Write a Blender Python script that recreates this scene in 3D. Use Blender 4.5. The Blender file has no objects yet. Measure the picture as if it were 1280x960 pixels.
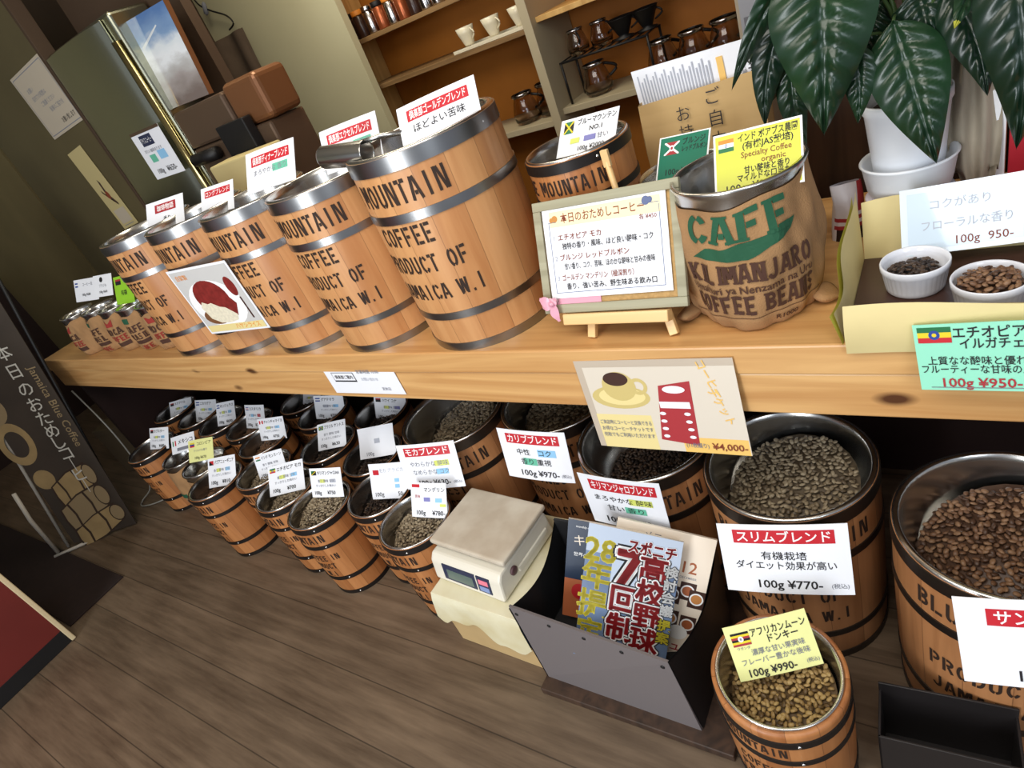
import bpy, bmesh, math, random
from math import sin, cos, pi, radians as RAD, atan2, sqrt, hypot
from mathutils import Matrix, Vector, Euler
random.seed(7)
SC = bpy.context.scene
COL = SC.collection

# ------------------------------------------------------------------ camera, light, exposure
cam_data = bpy.data.cameras.new('camera')
cam_data.sensor_fit = 'HORIZONTAL'; cam_data.sensor_width = 36.0; cam_data.lens = 785.0/1280*36
cam_data.clip_start = 0.02
cam = bpy.data.objects.new('camera', cam_data); COL.objects.link(cam)
Rm = ((0.812, 0.014, -0.584), (0.468, -0.615, 0.635), (-0.350, -0.789, -0.505))   # rows: world axes in image right / down / forward
cr = Vector((Rm[0][0], Rm[1][0], Rm[2][0])).normalized()
cf = Vector((Rm[0][2], Rm[1][2], Rm[2][2])); cf = (cf - cr*cf.dot(cr)).normalized()
cu = cr.cross(cf)
M = Matrix(((cr.x, cu.x, -cf.x, 0), (cr.y, cu.y, -cf.y, 0), (cr.z, cu.z, -cf.z, 1.35), (0, 0, 0, 1)))
cam.matrix_world = M
SC.camera = cam
SC.view_settings.view_transform = 'Standard'
SC.view_settings.look = 'None'
SC.view_settings.gamma = 1.0
SC.view_settings.use_curve_mapping = False
SC.view_settings.exposure = -0.1

world = bpy.data.worlds.new('world'); SC.world = world; world.use_nodes = True
wb = world.node_tree.nodes['Background']
wb.inputs[0].default_value = (0.80, 0.86, 1.0, 1); wb.inputs[1].default_value = 0.42

def area(name, loc, target, sx, sy, energy, color):
    l = bpy.data.lights.new(name, 'AREA'); l.shape = 'RECTANGLE'; l.size = sx; l.size_y = sy
    l.energy = energy; l.color = color
    o = bpy.data.objects.new(name, l); COL.objects.link(o)
    o.location = loc
    d = Vector(target) - Vector(loc)
    o.rotation_euler = d.to_track_quat('-Z', 'Y').to_euler()
    return o
area('ceiling_lamp_front', (-0.60, -0.15, 2.4), (-0.75, 0.9, 0.6), 2.0, 0.9, 34, (1.0, 0.95, 0.88))
area('added_back_fill', (-1.7, 1.75, 2.4), (-1.7, 1.75, 0), 1.2, 0.4, 20, (1.0, 0.90, 0.70))  # unseen warm lamp added to brighten the wall and shelves behind the counter
area('glass_door_daylight', (-1.05, -2.15, 1.15), (-1.0, 0.9, 0.75), 0.9, 1.7, 62, (0.93, 0.97, 1.0))
area('window_daylight', (1.2, -1.0, 1.7), (-0.6, 0.9, 0.5), 0.8, 1.0, 16, (0.82, 0.91, 1.0))

# ------------------------------------------------------------------ materials
def lin(c): 
    c = c/255.0
    return c/12.92 if c <= 0.04045 else ((c+0.055)/1.055)**2.4
def rgb(r, g, b): return (lin(r), lin(g), lin(b), 1.0)
MATS = {}
def mat(name, col=(200, 200, 200), rough=0.5, metal=0.0, trans=0.0, ior=1.45, coat=0.0, spec=None, noise=0.0, nscale=8.0, bump=0.0, bscale=60.0, nstretch=(1, 1, 1), col2=None):
    if name in MATS: return MATS[name]
    m = bpy.data.materials.new(name); m.use_nodes = True
    nt = m.node_tree; b = nt.nodes['Principled BSDF']
    c = rgb(*col)
    b.inputs['Base Color'].default_value = c
    b.inputs['Roughness'].default_value = rough
    b.inputs['Metallic'].default_value = metal
    b.inputs['IOR'].default_value = ior
    b.inputs['Transmission Weight'].default_value = trans
    b.inputs['Coat Weight'].default_value = coat
    if spec is not None: b.inputs['Specular IOR Level'].default_value = spec
    if noise or col2 or bump:
        tc = nt.nodes.new('ShaderNodeTexCoord'); mp = nt.nodes.new('ShaderNodeMapping')
        mp.inputs['Scale'].default_value = nstretch
        nt.links.new(tc.outputs['Object'], mp.inputs['Vector'])
    if noise or col2:
        nz = nt.nodes.new('ShaderNodeTexNoise'); nz.inputs['Scale'].default_value = nscale; nz.inputs['Detail'].default_value = 5
        rp = nt.nodes.new('ShaderNodeValToRGB')
        k = 1-noise
        d = rgb(*col2) if col2 else (c[0]*k, c[1]*k, c[2]*k, 1)
        rp.color_ramp.elements[0].color = d; rp.color_ramp.elements[1].color = c
        rp.color_ramp.elements[0].position = 0.35; rp.color_ramp.elements[1].position = 0.65
        nt.links.new(mp.outputs[0], nz.inputs['Vector'])
        nt.links.new(nz.outputs['Fac'], rp.inputs[0]); nt.links.new(rp.outputs[0], b.inputs['Base Color'])
    if bump:
        n2 = nt.nodes.new('ShaderNodeTexNoise'); n2.inputs['Scale'].default_value = bscale; n2.inputs['Detail'].default_value = 3
        bp = nt.nodes.new('ShaderNodeBump'); bp.inputs['Strength'].default_value = bump; bp.inputs['Distance'].default_value = 0.002
        nt.links.new(mp.outputs[0], n2.inputs['Vector'])
        nt.links.new(n2.outputs['Fac'], bp.inputs['Height']); nt.links.new(bp.outputs[0], b.inputs['Normal'])
    MATS[name] = m
    return m

def node_mat(name):
    m = bpy.data.materials.new(name); m.use_nodes = True; MATS[name] = m
    return m, m.node_tree, m.node_tree.nodes['Principled BSDF']

def math_node(nt, op, a, b=None, c=None):
    n = nt.nodes.new('ShaderNodeMath'); n.operation = op
    for i, v in enumerate((a, b, c)):
        if v is None: continue
        if isinstance(v, (int, float)): n.inputs[i].default_value = v
        else: nt.links.new(v, n.inputs[i])
    return n.outputs[0]

def stave_mat(name, ca, cb, n, dark):
    """barrel staves: each stave its own tone, a dark joint between staves, vertical grain"""
    m, nt, b = node_mat(name)
    tc = nt.nodes.new('ShaderNodeTexCoord'); sp = nt.nodes.new('ShaderNodeSeparateXYZ')
    nt.links.new(tc.outputs['Object'], sp.inputs[0])
    ang = math_node(nt, 'ARCTAN2', sp.outputs[0], sp.outputs[1])
    t = math_node(nt, 'MULTIPLY_ADD', ang, n/(2*pi), 100.3)
    fr = math_node(nt, 'FRACT', t); fl = math_node(nt, 'FLOOR', t)
    wn = nt.nodes.new('ShaderNodeTexWhiteNoise'); wn.noise_dimensions = '1D'; nt.links.new(fl, wn.inputs['W'])
    mp = nt.nodes.new('ShaderNodeMapping'); mp.inputs['Scale'].default_value = (26, 26, 2.4)
    ad = nt.nodes.new('ShaderNodeVectorMath'); ad.operation = 'ADD'
    nt.links.new(tc.outputs['Object'], ad.inputs[0]); nt.links.new(wn.outputs['Color'], ad.inputs[1])
    nt.links.new(ad.outputs[0], mp.inputs[0])
    nz = nt.nodes.new('ShaderNodeTexNoise'); nz.inputs['Scale'].default_value = 1.6; nz.inputs['Detail'].default_value = 6; nz.inputs['Distortion'].default_value = 0.6
    nt.links.new(mp.outputs[0], nz.inputs['Vector'])
    f = math_node(nt, 'MULTIPLY_ADD', wn.outputs['Value'], 0.55, -0.28)
    f = math_node(nt, 'ADD', f, nz.outputs['Fac'])
    rp = nt.nodes.new('ShaderNodeValToRGB')
    rp.color_ramp.elements[0].position = 0.2; rp.color_ramp.elements[1].position = 0.85
    rp.color_ramp.elements[0].color = rgb(*cb); rp.color_ramp.elements[1].color = rgb(*ca)
    nt.links.new(f, rp.inputs[0])
    e = math_node(nt, 'SUBTRACT', fr, 0.5); e = math_node(nt, 'ABSOLUTE', e)
    e = math_node(nt, 'GREATER_THAN', e, 0.488); e = math_node(nt, 'MULTIPLY', e, dark)
    mx = nt.nodes.new('ShaderNodeMix'); mx.data_type = 'RGBA'
    nt.links.new(e, mx.inputs[0]); nt.links.new(rp.outputs[0], mx.inputs[6]); mx.inputs[7].default_value = rgb(70, 40, 20)
    nt.links.new(mx.outputs[2], b.inputs['Base Color'])
    b.inputs['Roughness'].default_value = 0.42
    return m
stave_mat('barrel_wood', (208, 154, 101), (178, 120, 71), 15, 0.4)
stave_mat('barrel_wood_shaded', (186, 130, 84), (146, 96, 58), 15, 0.5)  # barrel wood again, darkened for the shade under the counter
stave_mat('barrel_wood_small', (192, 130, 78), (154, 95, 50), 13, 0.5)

def pine_mat(name, axis, ca, cb, knots=True, rough=0.35):
    m, nt, b = node_mat(name)
    tc = nt.nodes.new('ShaderNodeTexCoord'); mp = nt.nodes.new('ShaderNodeMapping')
    s = [22, 22, 22]; s[axis] = 1.1
    mp.inputs['Scale'].default_value = s
    nt.links.new(tc.outputs['Object'], mp.inputs[0])
    nz = nt.nodes.new('ShaderNodeTexNoise'); nz.inputs['Scale'].default_value = 1.3; nz.inputs['Detail'].default_value = 7; nz.inputs['Distortion'].default_value = 1.2
    nt.links.new(mp.outputs[0], nz.inputs['Vector'])
    rp = nt.nodes.new('ShaderNodeValToRGB')
    rp.color_ramp.elements[0].position = 0.3; rp.color_ramp.elements[1].position = 0.7
    rp.color_ramp.elements[0].color = rgb(*cb); rp.color_ramp.elements[1].color = rgb(*ca)
    nt.links.new(nz.outputs['Fac'], rp.inputs[0])
    out = rp.outputs[0]
    if knots:
        mp2 = nt.nodes.new('ShaderNodeMapping'); s2 = [9.0, 9.0, 9.0]; s2[axis] = 4.2
        mp2.inputs['Scale'].default_value = s2
        nt.links.new(tc.outputs['Object'], mp2.inputs[0])
        vo = nt.nodes.new('ShaderNodeTexVoronoi'); vo.inputs['Scale'].default_value = 1.0
        nt.links.new(mp2.outputs[0], vo.inputs['Vector'])
        rk = nt.nodes.new('ShaderNodeValToRGB')
        rk.color_ramp.elements[0].position = 0.06; rk.color_ramp.elements[1].position = 0.14
        rk.color_ramp.elements[0].color = (1, 1, 1, 1); rk.color_ramp.elements[1].color = (0, 0, 0, 1)
        nt.links.new(vo.outputs['Distance'], rk.inputs[0])
        mx = nt.nodes.new('ShaderNodeMix'); mx.data_type = 'RGBA'
        nt.links.new(rk.outputs[0], mx.inputs[0]); nt.links.new(out, mx.inputs[6]); mx.inputs[7].default_value = rgb(84, 48, 24)
        out = mx.outputs[2]
    nt.links.new(out, b.inputs['Base Color'])
    b.inputs['Roughness'].default_value = rough
    return m
pine_mat('pine', 0, (222, 176, 116), (192, 140, 84))
pine_mat('easel_wood', 0, (236, 200, 142), (222, 180, 120), knots=False)
pine_mat('weathered_wood', 0, (172, 168, 142), (140, 134, 108), knots=False, rough=0.6)
pine_mat('dark_board', 2, (74, 52, 38), (44, 30, 22), knots=False, rough=0.5)
pine_mat('ply', 2, (216, 176, 110), (186, 142, 80), knots=False, rough=0.5)
pine_mat('shelf_board', 0, (150, 118, 78), (116, 88, 56), knots=False, rough=0.5)

def floor_mat():
    m, nt, b = node_mat('floor_planks')
    tc = nt.nodes.new('ShaderNodeTexCoord')
    br = nt.nodes.new('ShaderNodeTexBrick')
    br.inputs['Scale'].default_value = 1.0; br.inputs['Brick Width'].default_value = 60; br.inputs['Row Height'].default_value = 0.135
    br.inputs['Mortar Size'].default_value = 0.0016; br.inputs['Mortar Smooth'].default_value = 0.1
    br.inputs['Color1'].default_value = (0.47, 0.47, 0.47, 1); br.inputs['Color2'].default_value = (0.57, 0.57, 0.57, 1); br.inputs['Mortar'].default_value = (0.22, 0.22, 0.22, 1)
    nt.links.new(tc.outputs['Object'], br.inputs['Vector'])
    mp = nt.nodes.new('ShaderNodeMapping'); mp.inputs['Scale'].default_value = (2.2, 26, 1)
    nt.links.new(tc.outputs['Object'], mp.inputs[0])
    nz = nt.nodes.new('ShaderNodeTexNoise'); nz.inputs['Scale'].default_value = 1.4; nz.inputs['Detail'].default_value = 8; nz.inputs['Roughness'].default_value = 0.65
    nt.links.new(mp.outputs[0], nz.inputs['Vector'])
    mp2 = nt.nodes.new('ShaderNodeMapping'); mp2.inputs['Scale'].default_value = (2.6, 7, 1)
    nt.links.new(tc.outputs['Object'], mp2.inputs[0])
    n2 = nt.nodes.new('ShaderNodeTexNoise'); n2.inputs['Scale'].default_value = 1.5; n2.inputs['Detail'].default_value = 3
    nt.links.new(mp2.outputs[0], n2.inputs['Vector'])
    f = math_node(nt, 'MULTIPLY_ADD', n2.outputs['Fac'], 0.45, -0.225)
    f = math_node(nt, 'ADD', f, nz.outputs['Fac'])
    rp = nt.nodes.new('ShaderNodeValToRGB')
    rp.color_ramp.elements[0].position = 0.22; rp.color_ramp.elements[1].position = 0.85
    rp.color_ramp.elements[0].color = rgb(74, 58, 43); rp.color_ramp.elements[1].color = rgb(132, 112, 91)
    nt.links.new(f, rp.inputs[0])
    mx = nt.nodes.new('ShaderNodeMix'); mx.data_type = 'RGBA'; mx.blend_type = 'MULTIPLY'; mx.inputs[0].default_value = 1.0
    nt.links.new(rp.outputs[0], mx.inputs[6]); nt.links.new(br.outputs['Color'], mx.inputs[7])
    g = nt.nodes.new('ShaderNodeMix'); g.data_type = 'RGBA'; g.blend_type = 'MULTIPLY'; g.inputs[0].default_value = 1.0
    nt.links.new(mx.outputs[2], g.inputs[6]); g.inputs[7].default_value = (1.9, 1.9, 1.9, 1)
    nt.links.new(g.outputs[2], b.inputs['Base Color'])
    b.inputs['Roughness'].default_value = 0.45
    return m
floor_mat()

mat('steel', (196, 194, 190), 0.24, 1.0)
mat('hoop_steel', (150, 150, 150), 0.30, 1.0)
mat('hoop_steel_shaded', (74, 66, 60), 0.42, 0.9)  # steel hoops with the under-counter shade put into their colour
mat('hoop_black', (30, 25, 23), 0.45, 0.3)
mat('stencil', (46, 30, 20), 0.7)
mat('stencil_faint', (92, 52, 28), 0.7)
mat('stud', (220, 220, 220), 0.25, 1.0)
mat('paper', (240, 242, 248), 0.45)
mat('ink', (34, 32, 36), 0.6)
mat('ink_grey', (128, 130, 140), 0.6)
mat('ink_soft', (176, 180, 192), 0.6)
mat('red', (196, 36, 48), 0.5)
mat('red_dull', (170, 50, 56), 0.5)
mat('white', (245, 245, 245), 0.5)
mat('yellow', (232, 206, 40), 0.5)
mat('green', (30, 110, 66), 0.5)
mat('blue', (40, 70, 150), 0.5)
mat('sky_hl', (146, 200, 238), 0.5)
mat('lime_hl', (214, 222, 110), 0.5)
mat('teal_hl', (104, 190, 160), 0.5)
mat('violet_hl', (126, 126, 186), 0.5)
mat('orange', (226, 140, 50), 0.5)
mat('black', (18, 17, 18), 0.5)
mat('brown_ink', (132, 62, 40), 0.6)

# ------------------------------------------------------------------ mesh builder
class MB:
    def __init__(s): s.v = []; s.f = []; s.m = []; s.sm = []; s.names = []
    def mi(s, name):
        if name not in s.names: s.names.append(name)
        return s.names.index(name)
    def add(s, verts, faces, m, smooth=False, M=None):
        o = len(s.v); k = s.mi(m)
        for p in verts:
            s.v.append(tuple(M @ Vector(p)) if M is not None else tuple(p))
        for f in faces:
            s.f.append(tuple(i+o for i in f)); s.m.append(k); s.sm.append(smooth)
        return s
    def box(s, a, b, m, bev=0.0, M=None, seg=2):
        bm = bmesh.new(); bmesh.ops.create_cube(bm, size=1.0)
        for v in bm.verts:
            v.co = Vector((a[i] + (b[i]-a[i])*(v.co[i]+0.5) for i in range(3)))
        if bev > 0:
            bmesh.ops.bevel(bm, geom=list(bm.edges), offset=bev, segments=seg, profile=0.5, affect='EDGES')
        bm.verts.index_update()
        s.add([v.co.copy() for v in bm.verts], [[v.index for v in f.verts] for f in bm.faces], m, False, M)
        bm.free(); return s
    def lathe(s, prof, n, m, M=None, smooth=True, cap0=True, cap1=True, fn=None):
        vs = []; fs = []
        for (r, z) in prof:
            for i in range(n):
                a = 2*pi*i/n
                p = (r*sin(a), -r*cos(a), z)
                vs.append(fn(p) if fn else p)
        L = len(prof)
        for j in range(L-1):
            for i in range(n):
                k = (i+1) % n
                fs.append((j*n+i, j*n+k, (j+1)*n+k, (j+1)*n+i))
        if cap0: fs.append(tuple(reversed(range(n))))
        if cap1: fs.append(tuple((L-1)*n+i for i in range(n)))
        return s.add(vs, fs, m, smooth, M)
    def grid(s, fn, nu, nv, m, M=None, smooth=True):
        vs = [fn(i/nu, j/nv) for j in range(nv+1) for i in range(nu+1)]
        w = nu+1
        fs = [(j*w+i, j*w+i+1, (j+1)*w+i+1, (j+1)*w+i) for j in range(nv) for i in range(nu)]
        return s.add(vs, fs, m, smooth, M)
    def tube(s, pts, r, m, n=8, M=None, caps=True):
        pts = [Vector(p) for p in pts]; vs = []; fs = []
        rr = r if isinstance(r, (list, tuple)) else [r]*len(pts)
        up = Vector((0, 0, 1))
        for i, p in enumerate(pts):
            t = (pts[min(i+1, len(pts)-1)] - pts[max(i-1, 0)]).normalized()
            if abs(t.dot(up)) > 0.95: u = Vector((1, 0, 0))
            else: u = up
            a = t.cross(u).normalized(); b = t.cross(a).normalized()
            for k in range(n):
                q = 2*pi*k/n
                vs.append(p + a*rr[i]*cos(q) + b*rr[i]*sin(q))
        for i in range(len(pts)-1):
            for k in range(n):
                l = (k+1) % n
                fs.append((i*n+k, i*n+l, (i+1)*n+l, (i+1)*n+k))
        if caps:
            fs.append(tuple(range(n))); fs.append(tuple((len(pts)-1)*n+k for k in range(n)))
        return s.add(vs, fs, m, True, M)
    def mesh(s, name, recalc=True):
        me = bpy.data.meshes.new(name)
        me.from_pydata([tuple(v) for v in s.v], [], s.f)
        for n in s.names: me.materials.append(MATS[n])
        me.polygons.foreach_set('material_index', s.m)
        me.polygons.foreach_set('use_smooth', s.sm)
        if recalc:
            bm = bmesh.new(); bm.from_mesh(me); bmesh.ops.recalc_face_normals(bm, faces=bm.faces); bm.to_mesh(me); bm.free()
        me.update()
        return me
    def build(s, name, parent=None, M=None, recalc=True):
        o = bpy.data.objects.new(name, s.mesh(name, recalc)); COL.objects.link(o)
        if parent is not None: o.parent = parent
        if M is not None: o.matrix_basis = M
        return o

def tag(o, label=None, cat=None, group=None, kind=None):
    if label: o['label'] = label
    if cat: o['category'] = cat
    if group: o['group'] = group
    if kind: o['kind'] = kind
    return o
def empty(name, loc=(0, 0, 0), rz=0.0, label=None, cat=None, group=None):
    o = bpy.data.objects.new(name, None); COL.objects.link(o)
    o.empty_display_size = 0.05; o.location = loc; o.rotation_euler = (0, 0, rz)
    return tag(o, label, cat, group)
def copy_tree(o, parent=None):
    c = o.copy(); COL.objects.link(c)
    if parent is not None: c.parent = parent
    for ch in list(o.children): copy_tree(ch, c)
    return c
def TR(x, y, z): return Matrix.Translation((x, y, z))
def RZ(a): return Matrix.Rotation(a, 4, 'Z')
def RX(a): return Matrix.Rotation(a, 4, 'X')
def RY(a): return Matrix.Rotation(a, 4, 'Y')

# ------------------------------------------------------------------ lettering
TXT = {}
def text_mesh(body, bold=0.0):
    k = (body, bold)
    if k not in TXT:
        c = bpy.data.curves.new('lettering', 'FONT'); c.body = body; c.resolution_u = 2; c.offset = bold
        o = bpy.data.objects.new('lettering', c)
        me = bpy.data.meshes.new_from_object(o)
        vs = [v.co.copy() for v in me.vertices]; fs = [tuple(p.vertices) for p in me.polygons]
        xs = [v.x for v in vs] or [0]; ys = [v.y for v in vs] or [0]
        TXT[k] = (vs, fs, min(xs), max(xs), min(ys), max(ys))
        bpy.data.objects.remove(o); bpy.data.curves.remove(c); bpy.data.meshes.remove(me)
    return TXT[k]
def put_text(mb, body, place, cx, cy, size, m, bold=0.0, maxw=None, align='c', rot=0.0, sub=0.0, sx=1.0):
    """place(x, y) -> 3D point; text of em size `size` centred on (cx, cy)"""
    vs, fs, x0, x1, y0, y1 = text_mesh(body, bold)
    if not vs: return
    k = size; w = (x1-x0)*k*sx
    kx = k*sx*(maxw/w if maxw and w > maxw else 1.0)
    ox = {'c': (x0+x1)/2, 'l': x0, 'r': x1}[align]; oy = 0.36
    c, s_ = cos(rot), sin(rot)
    pts = []
    for v in vs:
        a = (v.x-ox)*kx; b = (v.y-oy)*k
        pts.append((cx + a*c - b*s_, cy + a*s_ + b*c))
    if sub > 0:
        bm = bmesh.new()
        bv = [bm.verts.new((p[0], p[1], 0)) for p in pts]
        for f in fs:
            try: bm.faces.new([bv[i] for i in f])
            except ValueError: pass
        for _ in range(4):
            es = [e for e in bm.edges if e.calc_length() > sub]
            if not es: break
            bmesh.ops.subdivide_edges(bm, edges=es, cuts=1)
            bmesh.ops.triangulate(bm, faces=[f for f in bm.faces if len(f.verts) > 4])
        bm.verts.index_update()
        pts = [(v.co.x, v.co.y) for v in bm.verts]; fs = [tuple(v.index for v in f.verts) for f in bm.faces]
        bm.free()
    mb.add([place(*p) for p in pts], fs, m)

# stencil alphabet: strokes as polylines on a 0.62 x 1 cell, with the gaps of a cut stencil
def arc(cx, cy, rx, ry, a0, a1, n=7):
    return [(cx+rx*cos(RAD(a0+(a1-a0)*i/n)), cy+ry*sin(RAD(a0+(a1-a0)*i/n))) for i in range(n+1)]
W_ = 0.62
ST = {
 'I': [[(.31, 0), (.31, 1)]],
 'L': [[(.1, 0), (.1, 1)], [(.24, .08), (.6, .08)]],
 'U': [[(.1, 1), (.1, .3)]+arc(.31, .3, .21, .24, 180, 262)[1:], arc(.31, .3, .21, .24, 278, 360)+[(.52, 1)]],
 'O': [arc(.31, .5, .22, .43, 98, 262, 10), arc(.31, .5, .22, .43, -82, 82, 10)],
 'C': [arc(.34, .5, .24, .43, 100, 260, 10), arc(.34, .5, .24, .43, -78, -30, 4), arc(.34, .5, .24, .43, 30, 78, 4)],
 'E': [[(.1, 0), (.1, 1)], [(.24, .92), (.6, .92)], [(.24, .5), (.5, .5)], [(.24, .08), (.6, .08)]],
 'F': [[(.1, 0), (.1, 1)], [(.24, .92), (.6, .92)], [(.24, .5), (.5, .5)]],
 'M': [[(.06, 0), (.06, 1)], [(.66, 0), (.66, 1)], [(.18, .95), (.34, .3)], [(.38, .3), (.54, .95)]],
 'N': [[(.08, 0), (.08, 1)], [(.2, .98), (.46, .02)], [(.56, 0), (.56, 1)]],
 'T': [[(.31, 0), (.31, .84)], [(.0, .92), (.27, .92)], [(.35, .92), (.62, .92)]],
 'A': [[(.04, 0), (.25, .98)], [(.36, .98), (.58, 0)], [(.23, .3), (.4, .3)]],
 'P': [[(.1, 0), (.1, 1)], [(.24, .92)]+arc(.34, .7, .2, .22, 90, -90)+[(.24, .48)]],
 'R': [[(.1, 0), (.1, 1)], [(.24, .92)]+arc(.34, .72, .2, .2, 90, -90)+[(.24, .52)], [(.34, .42), (.56, 0)]],
 'D': [[(.1, 0), (.1, 1)], [(.24, .92)]+arc(.28, .5, .26, .42, 90, -90, 9)+[(.24, .08)]],
 'B': [[(.1, 0), (.1, 1)], [(.24, .92)]+arc(.34, .74, .18, .18, 90, -90)+[(.24, .56)], [(.24, .46)]+arc(.34, .27, .2, .19, 90, -90)+[(.24, .08)]],
 'J': [[(.46, 1), (.46, .3)]+arc(.26, .3, .2, .24, 0, -170)],
 'K': [[(.1, 0), (.1, 1)], [(.24, .52), (.54, 1)], [(.26, .44), (.58, 0)]],
 'W': [[(.02, 1), (.16, .02)], [(.22, .1), (.33, .95)], [(.38, .95), (.5, .1)], [(.55, .02), (.68, 1)]],
 'H': [[(.1, 0), (.1, 1)], [(.52, 0), (.52, 1)], [(.22, .5), (.4, .5)]],
 'S': [arc(.32, .73, .2, .2, 30, 170, 5), [(.14, .62), (.5, .38)], arc(.3, .27, .2, .2, -150, -10, 5)],
 '.': [[(.12, .08), (.28, .08)]],
}
def strip(poly, t, sub=0.16):
    P = []
    for i in range(len(poly)-1):
        a, b = Vector(poly[i]), Vector(poly[i+1]); n = max(1, int((b-a).length/sub))
        for k in range(n): P.append(a + (b-a)*k/n)
    P.append(Vector(poly[-1]))
    vs = []; fs = []
    for i, p in enumerate(P):
        d = (P[min(i+1, len(P)-1)] - P[max(i-1, 0)]).normalized(); q = Vector((-d.y, d.x))*t/2
        vs += [p+q, p-q]
    for i in range(len(P)-1): fs.append((2*i, 2*i+1, 2*i+3, 2*i+2))
    return vs, fs
def put_stencil(mb, s, place, cx, cy, size, m, sx=0.76, t=0.17, gap=0.15, align='c'):
    adv = [(0.5 if ch == ' ' else 0.42 if ch == '.' else 0.72 if ch in 'MW' else 0.62)+gap for ch in s]
    tot = sum(adv)-gap; x = {'c': -tot/2, 'l': 0, 'r': -tot}[align]
    for ch, a in zip(s, adv):
        for poly in ST.get(ch, []):
            vs, fs = strip(poly, t)
            mb.add([place(cx+(x+v.x)*size*sx, cy+(v.y-.5)*size) for v in vs], fs, m)
        x += a

def put_slab(mb, s, place, size, m, sx):
    """heavy slab serif lettering printed on sacking"""
    adv = [(.45 if ch == ' ' else .86 if ch in 'MW' else .50 if ch == 'I' else .74 if ch == 'L' else .78) for ch in s]
    x = -sum(adv)/2
    for ch, a in zip(s, adv):
        if ch == 'I': x -= .03
        for poly in ST.get(ch, []):
            d = Vector(poly[-1])-Vector(poly[0])
            diag = len(poly) == 2 and abs(d.x) > .05 and abs(d.y) > .3
            vert = len(poly) == 2 and abs(d.x) <= .05
            vs, fs = strip(poly, .22 if vert else .19 if diag else .2)
            mb.add([place((x+v.x)*size*sx, (v.y-.5)*size) for v in vs], fs, m)
            if vert or diag:
                for e in (poly[0], poly[-1]):
                    if e[1] < .12 or e[1] > .88:
                        y = .05 if e[1] < .12 else .95
                        vs, fs = strip([(e[0]-.17, y), (e[0]+.17, y)], .1)
                        mb.add([place((x+v.x)*size*sx, (v.y-.5)*size) for v in vs], fs, m)
        x += a + (.03 if ch == 'I' else 0)

# ------------------------------------------------------------------ barrels
def interp(tab, z):
    for (z0, r0), (z1, r1) in zip(tab, tab[1:]):
        if z <= z1:
            t = (z-z0)/(z1-z0); return r0+(r1-r0)*t
    return tab[-1][1]
def barrel(name, h, rt, rb, bulge, wood, hoops, hoopm, lines, linerr, linerd, lip=0.004, ink='stencil', studs=False, rimhoop=None):
    """an empty with body, hoops, steel_liner; lines = (text, z fraction, size, start angle)"""
    root = empty(name)
    def rad(z):
        t = z/h
        return rb+(rt-rb)*t + bulge*sin(pi*min(1, max(0, t)))
    mb = MB()
    prof = [(rad(h*i/24), h*i/24) for i in range(25)]
    mb.lathe(prof + [(linerr+0.002, h), (linerr+0.002, h-0.03)], 72, wood, cap1=False)
    for (s, zf, size, a0, al) in lines:
        z0 = zf*h; r0 = rad(z0)
        def place(x, y, z0=z0, r0=r0, a0=a0):
            z = z0+y; r = rad(z)+0.0009; a = a0 + x/r0
            return (r*sin(a), -r*cos(a), z)
        put_stencil(mb, s, place, 0, 0, size, ink, align=al)
    mb.build('body', root, recalc=False)
    for (z0, z1, hm) in hoops:
        hb = MB(); a, b = z0*h, z1*h; th = 0.0022
        for p in ([(rad(a)-.001, a), (rad(a)+th, a+.0002)], [(rad(a)+th, a+.0002), (rad((a+b)/2)+th, (a+b)/2), (rad(b)+th, b-.0002)], [(rad(b)+th, b-.0002), (rad(b)-.001, b)]):
            hb.lathe(p, 72, hm or hoopm, cap0=False, cap1=False)
        if studs:
            for aa in (0.55, 3.6):
                r = rad((a+b)/2)+th
                hb.lathe([(0.0035, 0), (0.003, 0.0016), (0.0008, 0.0024)], 8, 'stud', M=RZ(aa) @ TR(0, -r, (a+b)/2) @ RX(pi/2))
        hb.build('hoop', root)
    lb = MB()
    ri = linerr
    lb.lathe([(rt-.001 if lip > .003 else ri+.003, h-.001), (rt-.001 if lip > .003 else ri+.003, h+.0025), (ri+.001, h+.004), (ri-.0025, h+.002), (ri-.004, h-.012), (ri*0.90, h-linerd*.55), (ri*0.78, h-linerd), (0.001, h-linerd-.001)], 64, 'steel', cap0=False, cap1=False)
    lb.build('steel_liner', root)
    return root
BIGH, BIGR = 0.425, 0.158
big_lines = [('BLUE MOUNTAIN', .845, .045, .69, 'r'), ('COFFEE', .645, .040, .27, 'r'), ('PRODUCT OF', .500, .038, .56, 'r'), ('JAMAICA W.I', .352, .036, .64, 'r')]
big_hoops = [(0, .048, None), (.19, .23, None), (.708, .752, None), (.932, 1.0, None)]
def place(o, x, y, z, rz, label, cat, group=None):
    o.location = (x, y, z); o.rotation_euler = (0, 0, rz); tag(o, label, cat, group); return o

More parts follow.
